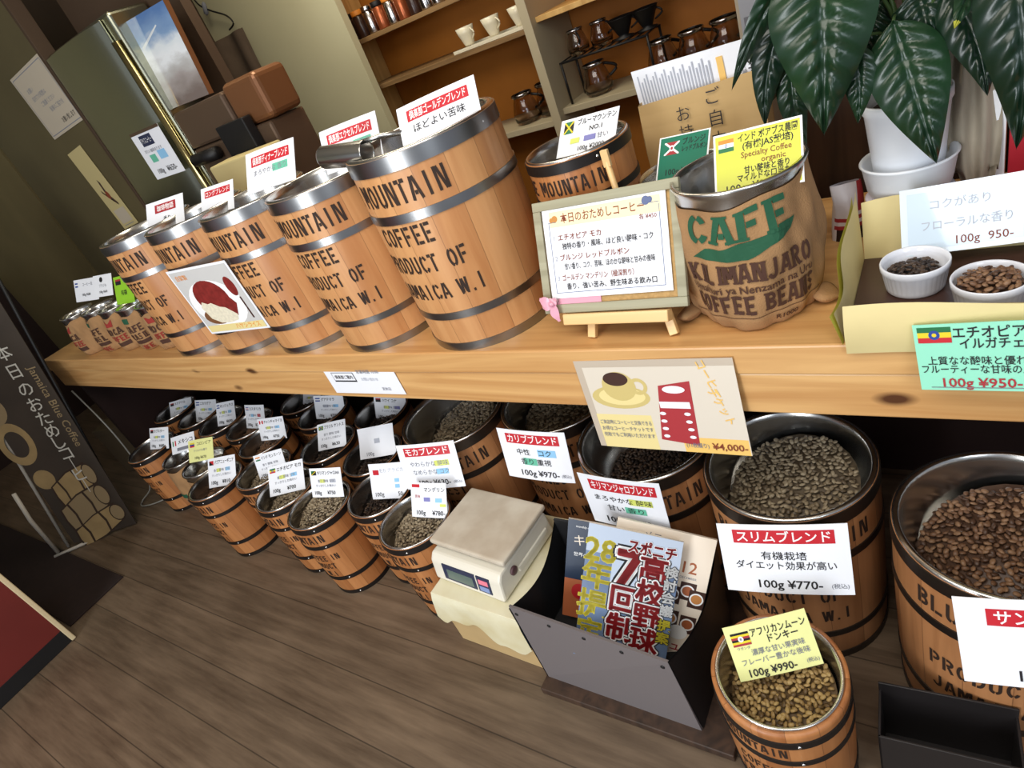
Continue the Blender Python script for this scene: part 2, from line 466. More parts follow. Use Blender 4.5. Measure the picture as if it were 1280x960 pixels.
big0 = barrel('coffee_barrel', BIGH, BIGR, .152, .005, 'barrel_wood', big_hoops, 'hoop_steel', big_lines, .146, .13)
mid_lines = [(a, b, c*.92, d, e) for a, b, c, d, e in big_lines]
mid0 = barrel('coffee_barrel', .395, .142, .137, .004, 'barrel_wood', big_hoops, 'hoop_steel', mid_lines, .131, .12)
ZC = .757
G = 'large steel hooped barrels along the counter'
counter_barrels = [
 (-.883, 1.012, 'largest wooden barrel on the counter, nearest the easel, golden blend card in it'),
 (-1.195, 1.000, 'wooden barrel on the counter, second in the row from the easel sign'),
 (-1.482, 1.000, 'wooden barrel on the counter, middle one of the row of five'),
 (-1.768, 1.000, 'wooden barrel on the counter with the curry photo taped on its front'),
 (-2.056, 1.000, 'wooden barrel on the counter beside the row of small burlap sacks')]
for i, (x, y, lb) in enumerate(counter_barrels):
    o = (big0, mid0)[i] if i < 2 else copy_tree(mid0)
    place(o, x, y, ZC, (.12, .22, .14, .10, .06)[i], lb, 'barrel', G)

low_lines = [('BLUE MOUNTAIN', .84, .040, .95, 'r'), ('FINEST', .64, .038, -.1, 'c'), ('PRODUCT OF', .50, .037, .50, 'r'), ('JAMAICA W.I', .352, .035, .60, 'r')]
low0 = barrel('coffee_barrel', .428, .156, .151, .003, 'barrel_wood_shaded', big_hoops, 'hoop_steel_shaded', low_lines, .147, .14)
GL = 'large dark hooped barrels under the counter'
low_barrels = {'moka': (-1.201, 1.021, 'large barrel under the counter edge behind the white scale, moka blend card on it'),
 'carib': (-.893, 1.108, 'large barrel under the counter between moka and Kilimanjaro blend barrels'),
 'kili': (-.593, .980, 'large barrel under the hanging coffee ticket poster, almost empty steel liner'),
 'slim': (-.278, .933, 'large open barrel of beans with the white 770 yen slim blend card'),
 'sun': (.059, .843, 'large open barrel of brown beans at the right edge of the photo')}
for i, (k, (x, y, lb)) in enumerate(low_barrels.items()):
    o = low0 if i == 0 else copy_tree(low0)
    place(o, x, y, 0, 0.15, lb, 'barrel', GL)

small_lines = [('BLUE MOUNTAIN', .845, .030, .62, 'r'), ('COFFEE IN', .58, .024, .1, 'c'), ('PRODUCT', .46, .024, -.05, 'c'), ('JAMAICA W.I', .34, .024, .28, 'r')]
small_hoops = [(0, .05, None), (.235, .285, None), (.71, .755, None), (.93, .995, None)]
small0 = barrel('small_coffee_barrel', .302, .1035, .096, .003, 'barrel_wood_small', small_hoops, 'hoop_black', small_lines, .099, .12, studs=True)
GS = 'small black hooped barrels on the floor'
smalls = {
 'S1': (-2.868, .833, 'small floor barrel at the far end, nearest the tasting banner'),
 'S3': (-2.195, .727, 'small floor barrel standing just right of the yellow card sack'),
 'S4': (-2.000, .812, 'small floor barrel holding the India monsoon card'),
 'S5': (-1.797, .746, 'small floor barrel holding the Ethiopia mocha card with striped flag'),
 'S6': (-1.587, .714, 'small floor barrel heaped with beans under the Kilimanjaro AA card'),
 'S7': (-1.392, .798, 'small floor barrel with the shiny wrinkled Arabica card with red mark'),
 'S8': (-1.194, .726, 'small floor barrel against the white scale with the Mandheling card'),
 'S9': (-3.060, 1.080, 'small barrel deepest in the left corner under the counter'),
 'S10': (-2.805, 1.059, 'small back row barrel, second from the left corner under the counter'),
 'S11': (-2.583, 1.031, 'small back row barrel, third from the left corner under the counter'),
 'S12': (-2.364, 1.027, 'small back row barrel with the Costa Rica card'),
 'S13': (-2.168, .950, 'small middle row barrel with the Peru red and white flag card'),
 'S14': (-1.804, .966, 'small middle row barrel with the green Brazil flag card'),
 'S15': (-1.553, .941, 'small middle row barrel with the blank looking glared white card'),
 'S16': (-1.996, 1.125, 'small back row barrel behind the Brazil card barrel'),
 'S17': (-2.196, 1.199, 'small barrel deepest under the counter, half hidden by another white card'),
 'S18': (-1.694, 1.152, 'small back row barrel beside the moka blend barrel')}
for i, (k, (x, y, lb)) in enumerate(smalls.items()):
    o = small0 if i == 0 else copy_tree(small0)
    place(o, x, y, 0, random.uniform(-.15, .25), lb, 'barrel', GS)
bm_b = copy_tree(small0)
place(bm_b, -.620, 1.122, ZC, .25, 'small black hooped barrel on the counter behind the easel sign', 'barrel')
am0 = barrel('small_coffee_barrel', .302, .106, .097, .003, 'barrel_wood_small', [(0, .05, None), (.235, .285, None), (.70, .74, None), (.875, .93, None)], 'hoop_black',
             [('BLUE MOUNTAIN', .81, .024, .35, 'r'), ('COFFEE IN', .58, .024, .1, 'c'), ('PRODUCT', .46, .024, -.05, 'c'), ('JAMAICA W.I', .34, .024, .28, 'r')],   .096, .11, lip=.002, studs=True)
place(am0, -.243, .572, 0, -.1, 'small barrel of light beans with the yellow card, front right on the floor', 'barrel')

# ------------------------------------------------------------------ beans
def bean_geo(k, l=.0056, w=.0040, t=.0030):
    vs = []; fs = []; nu, nv = 7, 4
    for j in range(1, nv):
        a = pi*j/nv
        for i in range(nu):
            b = 2*pi*i/nu
            z = t*sin(a)*sin(b)
            vs.append(Vector((l*cos(a), w*sin(a)*cos(b), z*(1.0 if z > 0 else .55))))
    n = len(vs); vs += [Vector((l, 0, 0)), Vector((-l, 0, 0))]
    for j in range(nv-2):
        for i in range(nu):
            q = (i+1) % nu
            fs.append((j*nu+i, j*nu+q, (j+1)*nu+q, (j+1)*nu+i))
    for i in range(nu):
        q = (i+1) % nu
        fs.append((n, q, i)); fs.append((n+1, (nv-2)*nu+i, (nv-2)*nu+q))
    return [v*k for v in vs], fs
def heap(name, r, tones, z0, tx, ty, dome, k=1.0, dens=1.0, seed=1, step=.0088):
    rnd = random.Random(seed)
    for i, c in enumerate(tones): mat('%s_%d' % (name, i), c, .42, spec=.45)
    mb = MB()
    def zz(x, y):
        d = hypot(x, y)/r
        return z0 + tx*x + ty*y + dome*(1-d*d) + .0035*sin(31*x+2)*cos(37*y+1)
    n = 14
    mb.add([(0, 0, zz(0, 0)-.004)] + [(r*j/n*cos(2*pi*i/28), r*j/n*sin(2*pi*i/28), zz(r*j/n*cos(2*pi*i/28), r*j/n*sin(2*pi*i/28))-.006) for j in range(1, n+1) for i in range(28)],
           [(0, 1+i, 1+(i+1) % 28) for i in range(28)] + [(1+j*28+i, 1+(j+1)*28+i, 1+(j+1)*28+(i+1) % 28, 1+j*28+(i+1) % 28) for j in range(n-1) for i in range(28)], '%s_2' % name)
    gv, gf = bean_geo(k)
    st = step*k
    m = int(r/st)+1
    for a in range(-m, m+1):
        for b in range(-m, m+1):
            x = (a + (.5 if b % 2 else 0))*st + rnd.uniform(-.3, .3)*st; y = b*st*.8 + rnd.uniform(-.3, .3)*st
            if hypot(x, y) > r-.004*k: continue
            R = Euler((rnd.uniform(-.7, .7) + (pi if rnd.random() < .4 else 0), rnd.uniform(-.5, .5), rnd.uniform(0, 6.28))).to_matrix().to_4x4()
            T = TR(x, y, zz(x, y) + rnd.uniform(-.001, .0025)*k) @ R
            mb.add(gv, gf, '%s_%d' % (name, rnd.choice((0, 0, 1, 1, 2))), True, T)
    return mb.mesh(name, recalc=False)
TAN = [(162, 146, 120), (136, 120, 96), (100, 86, 68)]
BRN = [(142, 108, 80), (118, 86, 63), (82, 58, 43)]
DRK = [(84, 66, 52), (62, 48, 40), (40, 31, 27)]
LGT = [(176, 148, 96), (150, 122, 76), (98, 76, 46)]
heaps = {
 'slim': heap('bean_heap_grey', .124, TAN, 0, .16, .34, .020, 1.15, seed=3),
 'sun': heap('bean_heap_brown', .124, BRN, 0, .22, .34, .020, 1.15, seed=4),
 'dark': heap('bean_heap_dark', .122, DRK, 0, .10, .10, .004, 1.1, seed=5),
 'light': heap('bean_heap_light', .085, LGT, 0, .10, .10, .006, 1.05, seed=6),
 's_tan': heap('bean_heap_small_tan', .090, TAN, 0, .10, .18, .012, 1.05, seed=7),
 's_brn': heap('bean_heap_small_brown', .088, BRN, 0, .10, .22, .006, 1.05, seed=8),
 's_drk': heap('bean_heap_small_dark', .088, DRK, 0, .08, .22, .006, 1.05, seed=9)}
def beans(kind, x, y, z, rz, label):
    o = bpy.data.objects.new('coffee_beans', heaps[kind]); COL.objects.link(o)
    o.location = (x, y, z); o.rotation_euler = (0, 0, rz)
    return tag(o, label, 'coffee beans', None, 'stuff')
beans('slim', -.278, .933, .428-.078, 0, 'grey brown coffee beans heaped in the slim blend barrel')
beans('sun', .059, .843, .428-.084, 0, 'brown coffee beans heaped in the barrel at the right edge')
beans('dark', -.593, .980, .428-.118, 0, 'few dark beans at the bottom of the barrel under the ticket poster')
beans('slim', -.893, 1.108, .428-.075, .3, 'coffee beans in the Caribbean blend barrel, half hidden by the counter')
beans('slim', -1.201, 1.021, .428-.078, -.1, 'coffee beans in the moka blend barrel behind the scale')
beans('light', -.243, .572, .302-.056, 0, 'light tan coffee beans under the yellow 990 yen card')
sb = {'S1': 's_brn', 'S3': 's_brn', 'S4': 's_tan', 'S5': 's_tan', 'S6': 's_tan', 'S7': 's_drk', 'S8': 's_tan', 'S9': 's_drk', 'S10': 's_brn', 'S11': 's_drk', 'S12': 's_brn', 'S13': 's_brn', 'S14': 's_drk', 'S15': 's_drk', 'S16': 's_drk', 'S17': 's_drk', 'S18': 's_drk'}
for k, (x, y, lb) in smalls.items():
    dz = {'S6': .022, 'S8': .038, 'S5': .042, 'S4': .040}.get(k, .05)
    beans(sb[k], x, y, .302-dz, 0, 'coffee beans inside the ' + ' '.join(lb.split()[:12]))
beans('s_drk', -.620, 1.112, ZC+.302-.06, 0, 'dark beans in the small barrel on the counter behind the easel')
for (x, y, lb) in counter_barrels:
    beans('dark', x, y, ZC+.395-.10, 0, 'beans inside the ' + ' '.join(lb.split()[:12]))

# ------------------------------------------------------------------ cards and printed sheets
def card_matrix(pos, ang):
    return TR(*pos) @ RZ(RAD(ang[0])) @ RX(RAD(ang[1])) @ RY(RAD(ang[2]))
def sheet(name, pos, ang, w, h, items, label, cat, base='paper', group=None, curl=0.0, thick=.0012, wav=0.0, seed=0, parent=None, edge=None, Mx=None, kind=None):
    """a printed sheet: local x right, z up, print on the -y face; items R/T/E/P in fractions of the sheet"""
    rnd = random.Random(seed); ph = rnd.uniform(0, 6)
    def bend(x, y, z):
        u = x/w; v = z/h
        return (x, y + curl*(4*u*u) + wav*(sin(9*u+ph)*cos(5*v+ph)), z)
    mb = MB()
    n = 10 if (curl or wav) else 1
    for sgn in (-1, 1):
        mb.grid(lambda a, b: bend((a-.5)*w, sgn*thick/2, (b-.5)*h), n, n, base, smooth=False)
    ed = edge or base
    for (fa) in (lambda t, y: ((t-.5)*w, y, -h/2), lambda t, y: ((t-.5)*w, y, h/2), lambda t, y: (-w/2, y, (t-.5)*h), lambda t, y: (w/2, y, (t-.5)*h)):
        mb.grid(lambda a, b: bend(*fa(a, (b-.5)*thick)), n, 1, ed, smooth=False)
    lay = [thick/2+.0005]
    def pl(x, y): return bend((x-.5)*w, -lay[0], (y-.5)*h)
    def poly(pts, m):
        mb.add([pl(*p) for p in pts], [tuple(range(len(pts)))], m)
    for it in items:
        lay[0] += .00006
        if it[0] == 'R':
            _, x0, y0, x1, y1, m = it; nn = max(1, int((x1-x0)*20)) if (curl or wav) else 1
            for i in range(nn):
                a = x0+(x1-x0)*i/nn; b = x0+(x1-x0)*(i+1)/nn
                poly([(a, y0), (b, y0), (b, y1), (a, y1)], m)
        elif it[0] == 'T':
            _, s, cx, cy, size, m = it[:6]; o = it[6] if len(it) > 6 else {}
            def pt(x, y): return bend(x-w/2, -lay[0], y-h/2)
            if o.get('out'):
                d = o['out']*size*h
                for q in range(10): put_text(mb, s, pt, cx*w+d*cos(.628*q), cy*h+d*sin(.628*q), size*h, m, bold=.01, maxw=o.get('w', .9)*w)
                continue
            put_text(mb, s, pt, cx*w, cy*h, size*h, m, bold=min(.014, o.get('b', 0.006)), maxw=o.get('w', .9)*w, align=o.get('a', 'c'), rot=o.get('r', 0), sx=o.get('sx', 1.0))
        elif it[0] == 'E':
            _, cx, cy, rx, ry, m = it[:6]; n_ = 24
            poly([(cx+rx*cos(2*pi*i/n_), cy+ry*sin(2*pi*i/n_)) for i in range(n_)], m)
        elif it[0] == 'O':   # ring
            _, cx, cy, rx, ry, th, m = it; n_ = 28
            ps = [(cx+a*rx*cos(2*pi*i/n_), cy+a*ry*sin(2*pi*i/n_)) for a in (1, 1-th) for i in range(n_)]
            mb.add([pl(*p) for p in ps], [(i, (i+1) % n_, n_+(i+1) % n_, n_+i) for i in range(n_)], m)
        elif it[0] == 'P': poly(it[1], it[2])
    o = mb.build(name, parent, Mx if Mx is not None else card_matrix(pos, ang), recalc=False)
    if label: tag(o, label, cat, group, kind)
    return o
def flag(kind, x, y, w, h):
    """small national flag with lower left corner x, y"""
    def st(cols, vert=False):
        n = len(cols); return [('R', x+w*i/n, y, x+w*(i+1)/n, y+h, c) if vert else ('R', x, y+h*(n-1-i)/n, x+w, y+h*(n-i)/n, c) for i, c in enumerate(cols)]
    mid = (x+w/2, y+h/2)
    if kind == 'ethiopia': return st(['green', 'yellow', 'red']) + [('E', *mid, w*.17, h*.30, 'blue'), ('E', *mid, w*.07, h*.12, 'yellow')]
    if kind == 'india': return st(['orange', 'white', 'green']) + [('O', *mid, w*.09, h*.14, .4, 'blue')]
    if kind == 'jamaica':
        t = .09
        return [('R', x, y, x+w, y+h, 'black'), ('P', [(x+w*.1, y+h), (x+w*.9, y+h), (x+w/2, y+h*.56)], 'green'), ('P', [(x+w*.1, y), (x+w*.9, y), (x+w/2, y+h*.44)], 'green'),
                ('P', [(x, y+h*t), (x, y), (x+w*t, y), (x+w, y+h*(1-t)), (x+w, y+h), (x+w*(1-t), y+h)], 'yellow'), ('P', [(x, y+h*(1-t)), (x, y+h), (x+w*t, y+h), (x+w, y+h*t), (x+w, y), (x+w*(1-t), y)], 'yellow')]
    if kind == 'burundi':
        t = .1
        return [('P', [(x, y+h), (x+w, y+h), mid], 'red_dull'), ('P', [(x, y), (x+w, y), mid], 'red_dull'),
                ('P', [(x, y+h*t), (x, y), (x+w*t, y), (x+w, y+h*(1-t)), (x+w, y+h), (x+w*(1-t), y+h)], 'white'), ('P', [(x, y+h*(1-t)), (x, y+h), (x+w*t, y+h), (x+w, y+h*t), (x+w, y), (x+w*(1-t), y)], 'white'), ('E', *mid, w*.16, h*.24, 'white'), ('E', *mid, w*.08, h*.12, 'red_dull')]
    if kind == 'uganda': return st(['black', 'yellow', 'red_dull', 'black', 'yellow', 'red_dull']) + [('E', *mid, w*.15, h*.22, 'white'), ('E', *mid, w*.06, h*.10, 'ink_grey')]
    if kind == 'brazil': return st(['green']) + [('P', [(x+w*.08, mid[1]), (mid[0], y+h*.1), (x+w*.92, mid[1]), (mid[0], y+h*.9)], 'yellow'), ('E', *mid, w*.2, h*.27, 'blue')]
    if kind == 'tanzania': return [('R', x, y, x+w, y+h, 'ink'), ('P', [(x, y+h), (x, y+h*.3), (x+w*.7, y+h)], 'green'), ('P', [(x, y), (x+w*.25, y), (x+w, y+h*.75), (x+w, y+h), (x+w*.75, y+h), (x, y+h*.25)], 'black'), ('P', [(x, y+.0), (x+w*.08, y), (x+w, y+h*.9), (x+w, y+h), (x+w*.92, y+h), (x, y+h*.1)], 'yellow')]
    if kind == 'peru': return st(['red', 'white', 'red'], True) + [('E', *mid, w*.08, h*.16, 'red_dull')]
    if kind == 'indonesia': return st(['red', 'red', 'white'])
    if kind == 'costa': return st(['blue', 'white', 'red', 'white', 'blue'])
    if kind == 'png': return [('P', [(x, y+h), (x+w, y+h), (x+w, y)], 'red'), ('P', [(x, y+h), (x, y), (x+w, y)], 'black')]
    if kind == 'colombia': return st(['yellow', 'blue', 'red'])
    if kind == 'mexico': return st(['green', 'white', 'red'], True)
    if kind == 'honduras': return st(['blue', 'white', 'blue'])
    if kind == 'dark': return st(['red_dull', 'ink', 'ink'])
    return st(['red_dull', 'ink'])
def small_items(nm, fl, price, hl=('lime_hl', 'sky_hl'), soft=False):
    it = flag(fl, .06, .76, .17, .15)
    it += [('T', nm, .27, .835, .15, 'ink', {'a': 'l', 'w': .68, 'b': .02})]
    if hl[0]: it += [('R', .33, .50, .49, .62, hl[0])]
    if hl[1]: it += [('R', .66, .50, .82, .62, hl[1])]
    it += [('T', '香り 酸味 甘味', .52, .56, .11, 'ink_grey', {'w': .66}), ('T', 'すっきりした味わい', .5, .40, .10, 'ink_grey', {'w': .70})]
    it += [('T', '100g', .12, .16, .17, 'ink', {'a': 'l', 'b': .03}), ('T', '¥' + price, .52, .16, .17, 'ink', {'a': 'l', 'b': .03, 'w': .4})]
    return it
CG = 'price cards in the small floor barrels'
small_cards = {
 'S1': ((-2.813, .863, .331), (13.4, -37.9, 2.4), .120, .092, small_items('カブスター', 'dark', '680'), 'white bean card in the barrel nearest the banner, dark flag'),
 'S10': ((-2.802, 1.089, .297), (11.4, -33.9, 3.6), .140, .100, small_items('ニカラグア', 'honduras', '700'), 'second white card from the left in the far back row'),
 'S11': ((-2.575, 1.061, .317), (15.2, -36.9, -.4), .109, .100, small_items('ホンジュラス', 'honduras', '690'), 'third white card from the left in the far back row'),
 'S12': ((-2.353, 1.057, .315), (7.4, -31.3, 2.3), .117, .097, small_items('コスタリカ', 'costa', '720', ('sky_hl', 'red')), 'white Costa Rica card with blue and red flag'),
 'S13': ((-2.125, .980, .334), (15.4, -28, 1.6), .127, .085, small_items('チャンチャマイヨ', 'peru', '750'), 'white card with red and white Peru flag'),
 'S3': ((-2.175, .757, .321), (19.1, -42.6, -.1), .129, .106, small_items('パプアニューギニア', 'png', '810'), 'white card with dark red flag right of the yellow card'),
 'S4': ((-1.973, .830, .309), (25.8, -27.7, -.6), .119, .090, small_items('インド モンスーン', 'india', '690', (None, None)), 'white India monsoon card partly behind the mocha card'),
 'S5': ((-1.815, .778, .318), (21.9, -45.5, -2), .142, .100, small_items('エチオピア モカ', 'ethiopia', '700'), 'white Ethiopia mocha card with striped green yellow red flag'),
 'S6': ((-1.575, .766, .344), (12.4, -32.2, 1.3), .124, .090, small_items('キリマンジャロAA', 'tanzania', '750', ('lime_hl', 'ink_soft')), 'white Kilimanjaro AA card with black diagonal flag'),
 'S14': ((-1.805, .996, .314), (17.2, -46.7, -2.2), .122, .095, small_items('ブラジル サントス', 'brazil', '630', (None, None)), 'white Brazil Santos card with green flag'),
 'S16': ((-1.989, 1.155, .301), (10.4, -27.5, 3.5), .150, .092, small_items('グアテマラ', 'honduras', '720', ('ink_soft', 'sky_hl')), 'white card just under the counter edge behind the Brazil card'),
 'S17': ((-2.200, 1.229, .275), (2.6, -40, -1.5), .110, .080, small_items('エルサルバドル', 'honduras', '700'), 'white card deepest under the counter left of a larger card'),
 'S18': ((-1.684, 1.182, .286), (5.8, -27.3, 3.8), .150, .090, small_items('ハワイ コナ', 'dark', '700-', ('lime_hl', 'violet_hl')), 'white 700 yen card under the counter beside the moka barrel'),
 'S15': ((-1.541, .971, .330), (15.4, -39.1, -2), .140, .100, [('T', '100g', .30, .14, .16, 'ink_grey', {'b': .02}), ('R', .46, .45, .60, .60, 'ink_soft')], 'wrinkled glossy white card, print nearly washed out'),
 'S7': ((-1.358, .820, .329), (12.7, -31.9, .2), .131, .105, [('R', .10, .68, .28, .82, 'red'), ('T', 'モカ アラビカ', .62, .80, .13, 'ink_soft', {'w': .62}), ('R', .68, .46, .80, .56, 'sky_hl'), ('R', .68, .30, .80, .40, 'sky_hl'), ('T', '100g', .12, .14, .16, 'ink', {'a': 'l'}), ('T', '50-', .90, .14, .16, 'ink', {'a': 'r'})], 'glossy white card with a red corner mark and blue squares'),
 'S8': ((-1.158, .771, .335), (10.6, -36.6, 2.6), .114, .093, [('R', .04, .86, .27, .95, 'red'), ('T', 'マンデリン', .68, .80, .15, 'ink', {'w': .56, 'b': .02}), ('T', '苦味', .20, .60, .1, 'red_dull'), ('R', .38, .46, .56, .58, 'violet_hl'), ('R', .70, .44, .88, .56, 'sky_hl'), ('R', .82, .32, .98, .40, 'lime_hl'), ('T', '100g', .16, .14, .18, 'ink', {'a': 'l', 'b': .03}), ('T', '¥780-', .60, .14, .18, 'ink', {'a': 'l', 'b': .03})], 'white Mandheling card with red bar beside the scale'),
 'S9': ((-3.060, 1.100, .285), (20.3, -40, -.6), .140, .092, small_items('エクアドル', 'dark', '700'), 'white card at the far left corner under the counter'),
}
for k, (p, a, w, h, it, lb) in small_cards.items():
    glossy = k in ('S15', 'S7')
    sheet('price_card', p, a, w, h, it, lb, 'price card', group=CG, curl=.003 if k != 'S15' else .002, wav=.0022 if glossy else .0005, seed=hash(k) % 99 if False else int(k[1:]))
sheet('price_card', (-2.612, .860, .324), (22.8, -41.8, -2.1), .124, .072, flag('mexico', .07, .45, .16, .3) + [('T', 'メキシコ', .62, .62, .3, 'ink', {'w': .6, 'b': .03}), ('R', .25, .12, .8, .3, 'ink_grey')], 'white Mexico card tilted in the burlap sack near the banner', 'price card', group=CG, curl=.003)
mat('paper_yellow', (234, 234, 158), .45)
sheet('price_card', (-2.387, .820, .346), (18.3, -41.1, 0), .127, .085, flag('colombia', .08, .68, .2, .2) + [('T', 'コロンビア', .66, .80, .17, 'ink', {'w': .56}), ('T', 'マイルドな香り', .5, .5, .12, 'ink_grey', {'w': .7}), ('T', '100g ¥670', .5, .18, .17, 'ink', {'w': .8})], 'yellow Colombia card in the sack with the red print', 'price card', base='paper_yellow', curl=.003)

def blend_card(nm, lines, price, hdr_w=.78, px=.52, lh=.15):
    it = [('R', .12, .735, .12+hdr_w, .925, 'red'), ('T', nm, .12+hdr_w/2, .83, .17, 'white', {'w': hdr_w-.06, 'b': .03})]
    return it + lines + [('T', price, px, .145, .165, 'ink', {'w': .62, 'b': .035}), ('T', '(税込)', .90, .13, .075, 'ink_grey', {'w': .13})]
BG = 'red headed blend price cards on the large barrels'
sheet('price_card', (-1.170, .838, .394), (15.4, -18, 2), .180, .134, blend_card('モカブレンド', [('R', .60, .50, .84, .62, 'lime_hl'), ('T', 'やわらかな 酸味', .5, .56, .125, 'ink_grey', {'w': .66}), ('R', .60, .32, .80, .44, 'sky_hl'), ('T', 'なめらかな コク', .5, .38, .125, 'ink_grey', {'w': .62})], '100g ¥630-'), 'white moka blend card with red heading hanging behind the scale', 'price card', group=BG, curl=.005)
sheet('price_card', (-.856, .900, .408), (4, -8.8, 3.6), .188, .147, blend_card('カリブブレンド', [('R', .56, .50, .82, .64, 'sky_hl'), ('T', '中性　コク', .5, .57, .135, 'ink', {'w': .62}), ('R', .32, .31, .52, .45, 'teal_hl'), ('T', '香り 重視', .5, .38, .135, 'ink', {'w': .5})], '100g ¥970-'), 'white 970 yen Caribbean blend card with red heading', 'price card', group=BG, curl=.005)
sheet('price_card', (-.570, .785, .410), (2.1, 5, 5), .174, .165, blend_card('キリマンジャロブレンド', [('R', .58, .52, .86, .64, 'lime_hl'), ('T', 'まろやかな 酸味', .5, .58, .12, 'ink', {'w': .72}), ('R', .50, .34, .76, .46, 'teal_hl'), ('T', '甘い 香り', .5, .40, .12, 'ink', {'w': .46})], '100g ¥670-', .82), 'white 670 yen Kilimanjaro blend card above the magazines', 'price card', group=BG, curl=.004)
sheet('price_card', (-.252, .735, .381), (11.3, -14.9, .3), .210, .145, blend_card('スリムブレンド', [('T', '有機栽培', .5, .56, .13, 'ink', {'w': .4}), ('T', 'ダイエット効果が高い', .5, .42, .13, 'ink', {'w': .78})], '100g ¥770-'), 'white 770 yen slim blend card with red heading', 'price card', group=BG, curl=.005)
sheet('price_card', (.100, .640, .420), (9, -17.8, -4), .205, .140, [('R', .17, .70, .95, .89, 'red'), ('T', 'サンバブレンド', .56, .795, .17, 'white', {'w': .70, 'b': .03}), ('T', 'バランスが良く', .6, .53, .12, 'ink', {'w': .5}), ('R', .44, .30, .64, .43, 'teal_hl'), ('T', '香り 高い', .64, .365, .12, 'ink', {'w': .4}), ('T', '100g ¥720-', .56, .14, .17, 'ink', {'w': .66, 'b': .035})], 'white card with red heading on the barrel at the right edge', 'price card', group=BG, curl=.006)
sheet('price_card', (-.254, .602, .321), (28.2, -34.2, -2.9), .137, .094, flag('uganda', .06, .62, .22, .24) + [('T', 'アフリカンムーン', .63, .81, .17, 'ink', {'w': .66, 'b': .02}), ('T', 'ドンキー', .66, .655, .16, 'ink', {'w': .36, 'b': .02}), ('T', 'ウガンダ', .17, .575, .06, 'ink_grey', {'w': .16}), ('T', '濃厚な甘い果実味', .56, .47, .125, 'ink_grey', {'w': .64}), ('T', 'フレーバー豊かな後味', .50, .32, .125, 'ink_grey', {'w': .82}), ('T', '100g ¥990-', .42, .12, .19, 'ink', {'w': .76, 'b': .02}), ('T', '(税込)', .90, .125, .085, 'ink_grey')], 'yellow 990 yen African card leaning in the front right barrel', 'price card', base='paper_yellow', curl=.002)
CB = 'red headed blend cards standing in the counter barrels'
def top_card(nm, sub, fs=.17): return [('R', .12, .62, .90, .86, 'red'), ('T', nm, .51, .74, .20, 'white', {'w': .72, 'b': .02})] + sub
sheet('price_card', (-.813, 1.000, 1.200), (18.1, -39, -3.2), .170, .095, top_card('倶楽部ゴールデンブレンド', [('T', 'ほどよい苦味', .18, .44, .2, 'ink', {'a': 'l', 'w': .7})]), 'white golden blend card in the counter barrel nearest the easel', 'price card', group=CB, curl=.002)
sheet('price_card', (-1.096, 1.030, 1.195), (16.3, -30.1, -.2), .151, .095, top_card('倶楽部エクセルブレンド', [('R', .56, .36, .86, .54, 'teal_hl'), ('T', 'まろやかな 香り', .50, .45, .16, 'ink_grey', {'w': .66})]), 'white excel blend card in the second counter barrel', 'price card', group=CB, curl=.002)
sheet('price_card', (-1.392, 1.030, 1.200), (13, -39.1, .4), .161, .105, top_card('倶楽部ディナーブレンド', [('R', .56, .36, .86, .54, 'teal_hl'), ('T', 'まろやかな 香り', .50, .45, .15, 'ink_grey', {'w': .66})]), 'white dinner blend card in the middle counter barrel', 'price card', group=CB, curl=.002)
sheet('price_card', (-1.655, 1.020, 1.165), (6.5, -36.2, .5), .140, .078, top_card('ロングブレンド', []), 'white long blend card in the counter barrel with the curry photo', 'price card', group=CB)
sheet('price_card', (-1.942, 1.020, 1.168), (13, -36.6, 1.5), .165, .085, [('R', .24, .56, .80, .86, 'red_dull'), ('T', '珈琲物語', .52, .71, .22, 'white', {'w': .5, 'b': .02}), ('T', '香り', .55, .3, .2, 'ink', {'w': .7})], 'white coffee story card in the counter barrel beside the burlap sacks', 'price card', group=CB)
sheet('price_card', (-.594, 1.130, 1.070), (-4.8, -49.4, -1.7), .130, .080, flag('jamaica', .07, .60, .17, .32) + [('T', 'ブルーマウンテン', .64, .84, .19, 'ink', {'w': .66, 'b': .02}), ('T', 'NO.1', .64, .62, .17, 'ink', {'w': .3, 'b': .02}), ('R', .22, .30, .38, .44, 'lime_hl'), ('R', .46, .30, .66, .44, 'violet_hl'), ('T', '甘い', .78, .37, .16, 'ink_grey'), ('T', '100g ¥2000', .6, .14, .16, 'ink')], 'white Jamaica flag card in the small barrel behind the easel', 'price card')
mat('card_lime', (206, 208, 48), .3)
sheet('price_card', (-.258, .985, 1.010), (3, -38, -1), .128, .098, [('R', .025, .03, .975, .965, 'card_lime')] + flag('india', .06, .70, .18, .2) + [('T', 'インド ボアブス農園', .62, .87, .14, 'ink', {'w': .66, 'b': .02}), ('T', '(有機JAS栽培)', .62, .735, .135, 'ink', {'w': .56, 'b': .02}), ('T', 'Specialty Coffee', .60, .60, .13, 'brown_ink', {'w': .56}), ('T', 'organic', .68, .48, .12, 'brown_ink', {'w': .3}), ('T', '甘い酸味と香り', .60, .355, .125, 'ink', {'w': .5, 'b': .02}), ('T', 'マイルドな口当たり', .60, .24, .125, 'ink', {'w': .66, 'b': .02}), ('T', '100g  ¥850', .42, .10, .17, 'ink', {'w': .66})], 'bright yellow India estate card in the cafe burlap sack', 'price card', base='white')
mat('card_green', (30, 118, 92), .35)
sheet('price_card', (-.422, 1.128, .990), (-8, -42, -2), .10, .085, [('R', .03, .03, .97, .97, 'card_green')] + flag('burundi', .12, .58, .3, .28) + [('T', 'ブルンジ', .7, .82, .16, 'ink', {'w': .44, 'b': .02}), ('T', 'レッドブルボン', .72, .66, .14, 'ink', {'w': .48, 'b': .02}), ('T', '100g ¥850', .5, .2, .18, 'ink')], 'dark green Burundi card behind the yellow India card', 'price card', base='white')
